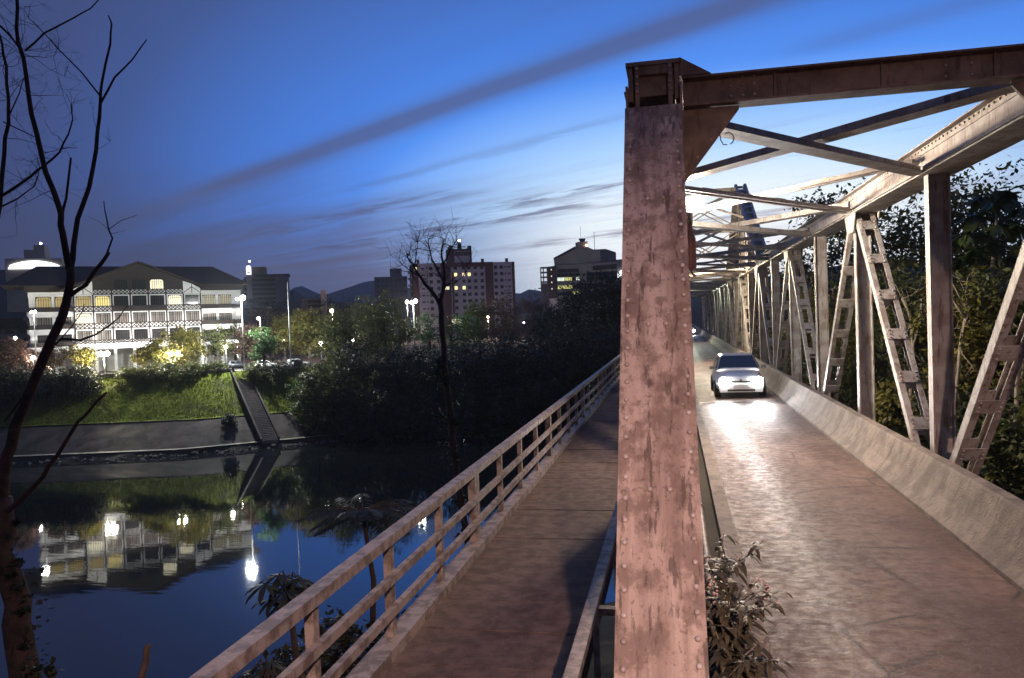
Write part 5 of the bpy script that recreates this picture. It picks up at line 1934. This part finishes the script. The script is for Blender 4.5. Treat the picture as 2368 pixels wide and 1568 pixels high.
shifted(mb, ft_o).build('side_branch', BARK, ft, True)
# ivy on the trunk foot
iv = []
for (x, y) in ((75, 1560), (60, 1500), (80, 1440), (45, 1390), (70, 1340), (30, 1300), (20, 1230), (60, 1570), (95, 1520), (110, 1560), (40, 1450), (15, 1350), (90, 1400)):
    iv.append(at(x, y, 8.9) - ft_o)
link('ivy', leaves(iv, [0.16] * len(iv), 520, 0.075, LEAF, 0.3, 0.8, 0.2, name='ivy'), ft)

# second stump: cut stick near the bottom edge
sk = thing('cut_branch', 'cut brown branch end poking up at the bottom edge', 'branch', at(318, 1640, 5.2))
mb = MB()
limb(mb, [(316, 1640), (328, 1560), (338, 1520), (343, 1492)], 5.2, 0.022, 0.02, 8)
shifted(mb, np.array(sk.location)).build('stick', BARK, sk, True)

# bare tree in mid distance seen against the apartments
D = 30.0
bt = thing('bare_tree', 'tall bare tree rising from the near bank in front of the apartments', 'tree', at(1090, 1330, D))
bo = np.array(bt.location)
mb = MB()
qm = limb(mb, [(1090, 1330), (1080, 1240), (1060, 1120), (1046, 1010), (1034, 900), (1026, 800), (1020, 740), (1019, 706)], D, 0.14, 0.10, 10)
shifted(mb, bo).build('trunk', BARKD, bt, True)
mb = MB()
a1 = limb(mb, [(1019, 710), (1002, 679), (983, 658), (972, 640), (958, 620), (948, 605), (940, 585)], D, 0.085, 0.02, 7, dd=0.5)
a2 = limb(mb, [(1019, 712), (1023, 677), (1027, 648), (1024, 608), (1021, 575), (1027, 552)], D, 0.09, 0.016, 7)
a3 = limb(mb, [(1026, 650), (1012, 625), (998, 600), (992, 575), (990, 553)], D, 0.05, 0.012, 6)
a4 = limb(mb, [(1024, 612), (1036, 590), (1046, 570), (1056, 555)], D, 0.04, 0.012, 6)
a5 = limb(mb, [(972, 640), (950, 628), (930, 612), (915, 590)], D + 0.4, 0.03, 0.008, 6)
a6 = limb(mb, [(958, 620), (962, 590), (966, 560)], D + 0.4, 0.03, 0.010, 6)
a7 = limb(mb, [(1027, 660), (1050, 655), (1070, 640), (1083, 620)], D, 0.03, 0.006, 6)
for i, (q, c) in enumerate(((a1, 14), (a2, 14), (a3, 14), (a4, 12), (a5, 10), (a6, 12), (a7, 5))):
    twigs(mb, q, c, 1.1, 0.014, 40 + i, up=0.55, depth=1)
shifted(mb, bo).build('branches', BARKD, bt, True)
iv = [at(x, y, D) - bo for (x, y) in ((1088, 1240), (1070, 1170), (1050, 1040), (1040, 960), (1032, 860), (1096, 1280))]
link('ivy', leaves(iv, [0.55] * len(iv), 900, 0.16, LEAF, 0.3, 0.7, 0.2, name='ivy'), bt)

# ------------------------------------------------------------------ near bank plants seen against the river


def frond_tree(name, label, x, y, D, ybase, nf, L, leafm, trunk=0.06, spread=1.0, drop=0.55, lw=0.07):
    top = at(x, y, D)
    base = at(x + 20, ybase, D)
    t = thing(name, label, 'tree', base)
    mb = MB()
    mid = (top + base) / 2 + (0.15, 0, 0)
    mb.tube([(0, 0, -0.3), mid - base, top - base], [trunk, trunk * 0.8, trunk * 0.55], 7)
    V, k = [], 0
    for i in range(nf):
        az_ = 2 * pi * i / nf + RNG.uniform(-0.2, 0.2)
        el_ = RNG.uniform(0.0, 0.6)
        d = np.array([cos(az_) * cos(el_), sin(az_) * cos(el_), sin(el_)])
        p = top - base
        pts = [p]
        l = L * RNG.uniform(0.75, 1.1)
        for s in range(9):
            d = d - np.array([0, 0, drop / 9 * 1.6])
            d /= np.linalg.norm(d)
            pts.append(pts[-1] + d * l / 9)
        mb.tube(pts, list(np.linspace(0.015, 0.004, 10)), 4)
        sdv = np.cross(d, (0, 0, 1.0))
        sdv /= np.linalg.norm(sdv)
        for s in range(1, 28):
            f = s / 28 * 9
            i0 = int(f)
            q = pts[i0] + (pts[min(9, i0 + 1)] - pts[i0]) * (f - i0)
            for sg2 in (-1, 1):
                ln = l * 0.20 * (sin(pi * (s + 2) / 31) ** 0.6) * spread
                tip = q + sdv * sg2 * ln + d * ln * 0.35 - np.array([0, 0, ln * RNG.uniform(0.15, 0.5)])
                ax = (tip - q)
                nv = np.cross(ax, (0, 0, 1.0))
                nv /= np.linalg.norm(nv) + 1e-6
                mdp = (q + tip) / 2
                V.append([q, mdp + nv * lw * 0.5, tip, mdp - nv * lw * 0.5])
    mb.build('trunk', BARKD, t, True)
    V = np.array(V).reshape(-1, 3)
    link('crown', np_mesh('crown', V, np.arange(len(V)).reshape(-1, 4), leafm), t)
    return t


frond_tree('feather_tree', 'dark feathery-leaved tree against the river beside the railing', 838, 1185, 16, 1500, 17, 1.35, LEAF, 0.07, 1.0, 0.5, 0.05)


def lobed_tree(name, label, x, y, D, ybase, spots, size, leafm):
    """umbrella tree with big hand-shaped leaves"""
    top = at(x, y, D)
    base = at(x + 40, ybase, D)
    t = thing(name, label, 'tree', base)
    mb = MB()
    mid = (top + base) / 2
    mb.tube([(0, 0, -0.3), mid - base, top - base], [0.07, 0.055, 0.03], 7)
    V = []
    for (sx, sy, ss) in spots:
        c = at(sx, sy, D + RNG.uniform(-0.4, 0.4)) - base
        mb.tube([top - base - (0, 0, 0.25), (top - base + c) / 2 + (0, 0, 0.12), c], [0.014, 0.01, 0.006], 5)
        nl = 9
        for i in range(nl):
            az_ = 2 * pi * i / nl + RNG.uniform(-0.15, 0.15)
            d = np.array([cos(az_), sin(az_), -0.25 + RNG.uniform(-0.25, 0.1)])
            d /= np.linalg.norm(d)
            s2 = np.cross(d, (0, 0, 1.0))
            s2 /= np.linalg.norm(s2)
            l = size * ss * RNG.uniform(0.8, 1.1)
            w = l * 0.30
            dn = np.array([0, 0, -l * 0.28])
            V.append([c, c + d * l * 0.45 + s2 * w * 0.5, c + d * l * 0.62, c + d * l * 0.45 - s2 * w * 0.5])
            V.append([c + d * l * 0.45 + s2 * w * 0.5, c + d * l * 0.85 + s2 * w * 0.35 + dn * 0.4, c + d * l + dn, c + d * l * 0.62])
            V.append([c + d * l * 0.62, c + d * l + dn, c + d * l * 0.85 - s2 * w * 0.35 + dn * 0.4, c + d * l * 0.45 - s2 * w * 0.5])
    mb.build('trunk', BARKD, t, True)
    V = np.array(V).reshape(-1, 3)
    link('crown', np_mesh('crown', V, np.arange(len(V)).reshape(-1, 4), leafm), t)
    return t


lobed_tree('umbrella_tree', 'dark umbrella tree with lobed leaves against the river', 665, 1345, 12, 1700,
           [(612, 1350, 1.0), (645, 1328, 1.0), (690, 1335, 1.0), (660, 1365, 1.0), (630, 1385, 0.9), (690, 1375, 1.0), (672, 1350, 1.1), (715, 1350, .8), (650, 1400, .8), (700, 1395, .8)], 0.36, LEAF)
lobed_tree('umbrella_tree', 'small dark umbrella tree at the bottom edge by the railing', 620, 1545, 10, 1760,
           [(590, 1545, 1.0), (615, 1530, 1.0), (640, 1540, 0.9), (605, 1560, 1.0), (575, 1560, .7), (640, 1565, 1.0)], 0.28, LEAF)
for (x, y, D, w, lb) in ((790, 1445, 15, 2.4, 'dark leafy shrub below the umbrella tree beside the railing'), (720, 1520, 13, 2.2, 'dark leafy shrub at the bottom edge behind the railing'), (880, 1480, 17, 2.6, 'dark leafy shrub on the near bank behind the railing posts'), (1000, 1400, 22, 2.4, 'dark leafy shrub below the feathery tree')):
    top = at(x, y, D)
    h = 3.2
    tree('bank_shrub', lb, top - (0, 0, h * 0.9), h, clumps(w, 7, int(x), 0.35, 0.9), LEAF, 1500, 0.17, 0.05, BARKD, 'shrubs on the near bank', cat='shrub')

# ------------------------------------------------------------------ trees right of the bridge
RT = [  # column, depth, top row, width, leaf, n, size, label
    (1950, 46, 408, 9.0, LEAF, 11000, 0.30, 'tall dark tree whose crown shows over the right chord beyond the second upright'),
    (2065, 36, 430, 7.5, LEAFM, 11000, 0.26, 'dark tree between the first and second uprights of the right truss'),
    (2190, 31, 410, 7.0, LEAFM, 11000, 0.24, 'dark tree whose airy top rises right of the first upright'),
    (2285, 41, 388, 8.0, LEAF, 5000, 0.30, 'dark tree behind the large-leaved young tree'),
    (1868, 50, 560, 8.0, LEAFY, 5000, 0.24, 'yellow-green tree behind the middle of the right truss'),
    (1812, 62, 600, 9.0, LEAFY, 4200, 0.30, 'yellow-green tree behind the far part of the right truss'),
    (2030, 27, 610, 3.6, LEAFY, 11000, 0.15, 'lit yellow-green tree behind the second upright'),
    (2130, 22, 590, 3.4, LEAFM, 11000, 0.15, 'leafy tree left of the first upright'),
    (2245, 18, 610, 3.4, LEAFY, 11000, 0.15, 'leafy tree right of the first upright'),
    (2350, 17, 600, 4.0, LEAFM, 11000, 0.15, 'leafy tree at the right edge behind the laced diagonal'),
    (2340, 29, 450, 7.0, LEAFM, 9000, 0.24, 'dark tree at the upper right edge'),
    (1755, 78, 600, 10.0, LEAF, 3500, 0.36, 'dark tree beside the raised peak of the bridge'),
    (1925, 38, 640, 4.4, LEAFY, 9000, 0.17, 'yellow-green tree behind the third upright'),
]


def bank_at(x, D):
    p = gp(x, D, -5)
    z = near_z(p[:2] @ R0[:2], p[:2] @ H0[:2])
    return gp(x, D, max(z, -14.8) - 0.2)


for i, (x, D, yt, w, lm, n, s, lb) in enumerate(RT):
    p = bank_at(x, D)
    h = at(x, yt, D)[2] - p[2]
    tree('riverside_tree', lb, p, h, clumps(w, 16, 500 + i, 0.22, 0.93), lm, n, s, 0.10 + 0.012 * w, BARKG, 'trees right of the bridge', droop=0.35, shell=0.15)

# big drooping-leaved tree upper right
bl = thing('broadleaf_tree', 'young tree with very large drooping leaves at the upper right', 'tree', bank_at(2300, 20.5))
bo = np.array(bl.location)
mb = MB()
trk = [at(2300, 1150, 20.5), at(2296, 900, 20.5), at(2285, 700, 20.5), at(2300, 560, 20.5), at(2305, 480, 20.5)]
mb.tube([p - bo for p in [bo.copy()] + trk], [0.09, 0.07, 0.06, 0.05, 0.045, 0.03], 8)
mb.tube([p - bo for p in (at(2290, 690, 20.5), at(2240, 690, 20.2), at(2215, 680, 20), at(2200, 668, 20))], [0.04, 0.035, 0.03, 0.02], 6)
mb.tube([p - bo for p in (at(2298, 590, 20.5), at(2262, 588, 20.2), at(2232, 585, 20))], [0.03, 0.025, 0.015], 6)
mb.build('trunk', BARKG, bl, True)
V = []
hubs = [(2290, 470), (2340, 460), (2250, 500), (2310, 520), (2230, 540), (2350, 520), (2265, 455), (2330, 440), (2280, 560), (2220, 600), (2340, 590), (2190, 620), (2250, 575), (2365, 480), (2300, 440)]
for (x, y) in hubs:
    c = at(x, y, 20.5 + RNG.uniform(-1.0, 1.0)) - bo
    for i in range(9):
        az_ = RNG.uniform(0, 2 * pi)
        d = np.array([cos(az_) * 0.6, sin(az_) * 0.6, RNG.uniform(-1.2, 0.1)])
        d /= np.linalg.norm(d)
        s2 = np.cross(d, (cos(az_ + 1.6), sin(az_ + 1.6), 0.2))
        s2 = np.cross(d, np.cross(d, s2)) if False else np.array([-sin(az_), cos(az_), 0])
        l = RNG.uniform(0.38, 0.6)
        w = l * 0.52
        nv = np.cross(d, s2) * l * 0.08
        V.append([c, c + d * l * 0.35 + s2 * w * 0.5 + nv, c + d * l * 0.75 + s2 * w * 0.35 + nv, c + d * l])
        V.append([c, c + d * l, c + d * l * 0.75 - s2 * w * 0.35 + nv, c + d * l * 0.35 - s2 * w * 0.5 + nv])
V = np.array(V).reshape(-1, 3)
link('crown', np_mesh('crown', V, np.arange(len(V)).reshape(-1, 4), leafmat('leaf_broad', (0.035, 0.055, 0.018), (0.08, 0.11, 0.03), 0.4)), bl)

# pale bare stems between the uprights
for i, (pts, D, r, lb) in enumerate((
        ([(2190, 1120), (2205, 950), (2220, 800), (2235, 720), (2225, 700)], 17, 0.05, 'pale crooked stem right of the first upright'),
        ([(2105, 900), (2112, 820), (2105, 740), (2085, 690)], 19, 0.055, 'pale forked stem left of the first upright'),
        ([(2345, 1020), (2350, 900), (2362, 800), (2380, 740)], 15, 0.05, 'pale stem at the right edge behind the laced diagonal'))):
    t = thing('sapling', lb, 'shrub', at(pts[0][0], pts[0][1] + 150, D))
    o_ = np.array(t.location)
    mb = MB()
    q = limb(mb, [(pts[0][0], pts[0][1] + 150)] + pts, D, r, r * 0.5, 7)
    if i == 0:
        limb(mb, [(2232, 735), (2200, 690), (2185, 650), (2180, 625)], D, 0.03, 0.015, 6)
        limb(mb, [(2236, 725), (2215, 680), (2195, 645)], D, 0.025, 0.012, 6)
        limb(mb, [(2232, 745), (2260, 750), (2290, 748)], D, 0.022, 0.014, 6)
    if i == 1:
        limb(mb, [(2110, 800), (2125, 740), (2130, 690)], D, 0.035, 0.018, 6)
        limb(mb, [(2105, 740), (2060, 700), (2035, 730)], D, 0.02, 0.01, 6)
    if i == 2:
        limb(mb, [(2352, 950), (2320, 948), (2305, 952)], D, 0.03, 0.018, 6)
    twigs(mb, q, 6, 0.9, 0.012, 70 + i, up=0.4)
    shifted(mb, o_).build('stem', mat('pale_bark', (0.30, 0.25, 0.19), 0.9, (0.18, 0.15, 0.11), 6.0), t, True)

# understorey shrubs that close the view under the trees
for i, (x, D, yt, w, lm, s, lb) in enumerate((
        (2065, 20, 850, 1.8, LEAFY, 0.24, 'lit shrub with large leaves at the foot of the second upright'),
        (2130, 24, 800, 3.0, LEAFM, 0.22, 'dark shrub left of the first upright'),
        (1925, 33, 770, 3.4, LEAFM, 0.22, 'dark shrub behind the barrier at the third upright'),
        (2230, 16, 900, 2.8, LEAF, 0.22, 'dark shrub at the foot of the first upright'),
        (2345, 14, 960, 3.0, LEAFM, 0.22, 'green shrub at the right edge below the laced diagonal'),
        (2330, 21, 780, 4.2, LEAF, 0.26, 'dark undergrowth shrub right of the bare stems'),
        (1865, 46, 700, 4.0, LEAFY, 0.24, 'yellow-green shrub entwined with the right truss'),
        (2180, 27, 760, 4.0, LEAFM, 0.24, 'green shrub behind the bare stems'),
        (1985, 26, 820, 3.0, LEAFM, 0.2, 'green shrub behind the second upright'))):
    p = bank_at(x, D)
    h = max(2.0, at(x, yt, D)[2] - p[2])
    tree('riverside_shrub', lb, p, h, clumps(w, 12, 700 + i, 0.2, 0.93), lm, 4200, s * 0.85, 0.06, BARKG, 'shrubs right of the bridge', droop=0.4, cat='shrub', shell=0.15)

# ------------------------------------------------------------------ weeds growing from the kerb
WEED = leafmat('weed_leaf', (0.04, 0.036, 0.022), (0.10, 0.085, 0.05), 0.5, 0.2)


def weed(label, base, stems, L, seed, flowers=0):
    r = np.random.default_rng(seed)
    t = thing('kerb_weed', label, 'plant', base, 0, 'weeds growing along the kerb')
    sm = MB()
    V = []
    Fl = MB()
    for i in range(stems):
        az_ = r.uniform(0, 2 * pi)
        d = np.array([cos(az_) * 0.42 + 0.06, sin(az_) * 0.42, 1.0])
        d /= np.linalg.norm(d)
        pts = [np.array([r.uniform(-0.08, 0.08), r.uniform(-0.1, 0.1), 0])]
        l = L * r.uniform(0.6, 1.05)
        for k in range(6):
            d = d + np.array([0.02, 0, -0.10]) + r.normal(size=3) * 0.06
            d /= np.linalg.norm(d)
            pts.append(pts[-1] + d * l / 6)
        sm.tube(pts, list(np.linspace(0.009, 0.004, 7)), 5)
        for k in range(1, 7):
            for m_ in range(5):
                az2 = r.uniform(0, 2 * pi)
                q = pts[k] - (pts[k] - pts[k - 1]) * r.random()
                dd = np.array([cos(az2), sin(az2), r.uniform(0.0, 0.6)])
                dd /= np.linalg.norm(dd)
                s2 = np.array([-sin(az2), cos(az2), 0])
                ll = r.uniform(0.10, 0.25)
                w = ll * r.uniform(0.2, 0.3)
                e = q
                prev = (e, e)
                for s in range(4):
                    dd = dd + np.array([0, 0, -0.32])
                    dd /= np.linalg.norm(dd)
                    e2 = e + dd * ll / 4
                    ww = w * (0.9, 1.0, 0.7, 0.05)[s] * 0.5
                    nxt = (e2 + s2 * ww, e2 - s2 * ww)
                    V.append([prev[0], nxt[0], nxt[1], prev[1]])
                    prev = nxt
                    e = e2
        if i < flowers:
            for m_ in range(7):
                c = pts[-1] + r.normal(size=3) * 0.025
                Fl.lathe([(0.002, -0.008), (0.012, 0), (0.002, 0.008)], 6, tuple(c))
    sm.build('stem', BARKG, t)
    V = np.array(V).reshape(-1, 3)
    link('foliage', np_mesh('foliage', V, np.arange(len(V)).reshape(-1, 4), WEED), t)
    if flowers:
        Fl.build('blossom', mat('blossom_pink', (0.6, 0.38, 0.36), 0.6), t)
    return t


weed('large bushy weed with drooping leaves beside the end post', (0.33, 7.0, 0.0), 19, 0.78, 3, 5)
weed('weed spilling over the kerb in front of the large one', (0.34, 6.4, -0.05), 10, 0.5, 4)
weed('low weed at the very bottom beside the end post', (0.33, 5.1, 0.05), 8, 0.42, 5)
weed('tall spindly weed behind the large bushy one', (0.27, 8.2, 0.0), 6, 0.9, 6, 2)
weed('small weed at the kerb further along', (0.42, 8.9, 0.0), 4, 0.3, 8)

# ------------------------------------------------------------------ evening haze over the valley
hz = MB()
hz.hexa([ab(a, b_, -20.0) for a, b_ in ((-2400, -80), (2400, -80), (2400, 2100), (-2400, 2100))] + [ab(a, b_, 98.0) for a, b_ in ((-2400, -80), (2400, -80), (2400, 2100), (-2400, 2100))])
hm = bpy.data.materials.new('haze_air')
hm.use_nodes = True
hm.node_tree.nodes.remove(hm.node_tree.nodes['Principled BSDF'])
pv = hm.node_tree.nodes.new('ShaderNodeVolumePrincipled')
pv.inputs['Color'].default_value = (0.80, 0.86, 1.0, 1)
pv.inputs['Density'].default_value = 0.00015
pv.inputs['Anisotropy'].default_value = 0.3
hm.node_tree.links.new(pv.outputs[0], hm.node_tree.nodes['Material Output'].inputs['Volume'])
tag(hz.build('haze', hm), 'thin evening haze over the river valley', 'haze', kind='stuff')
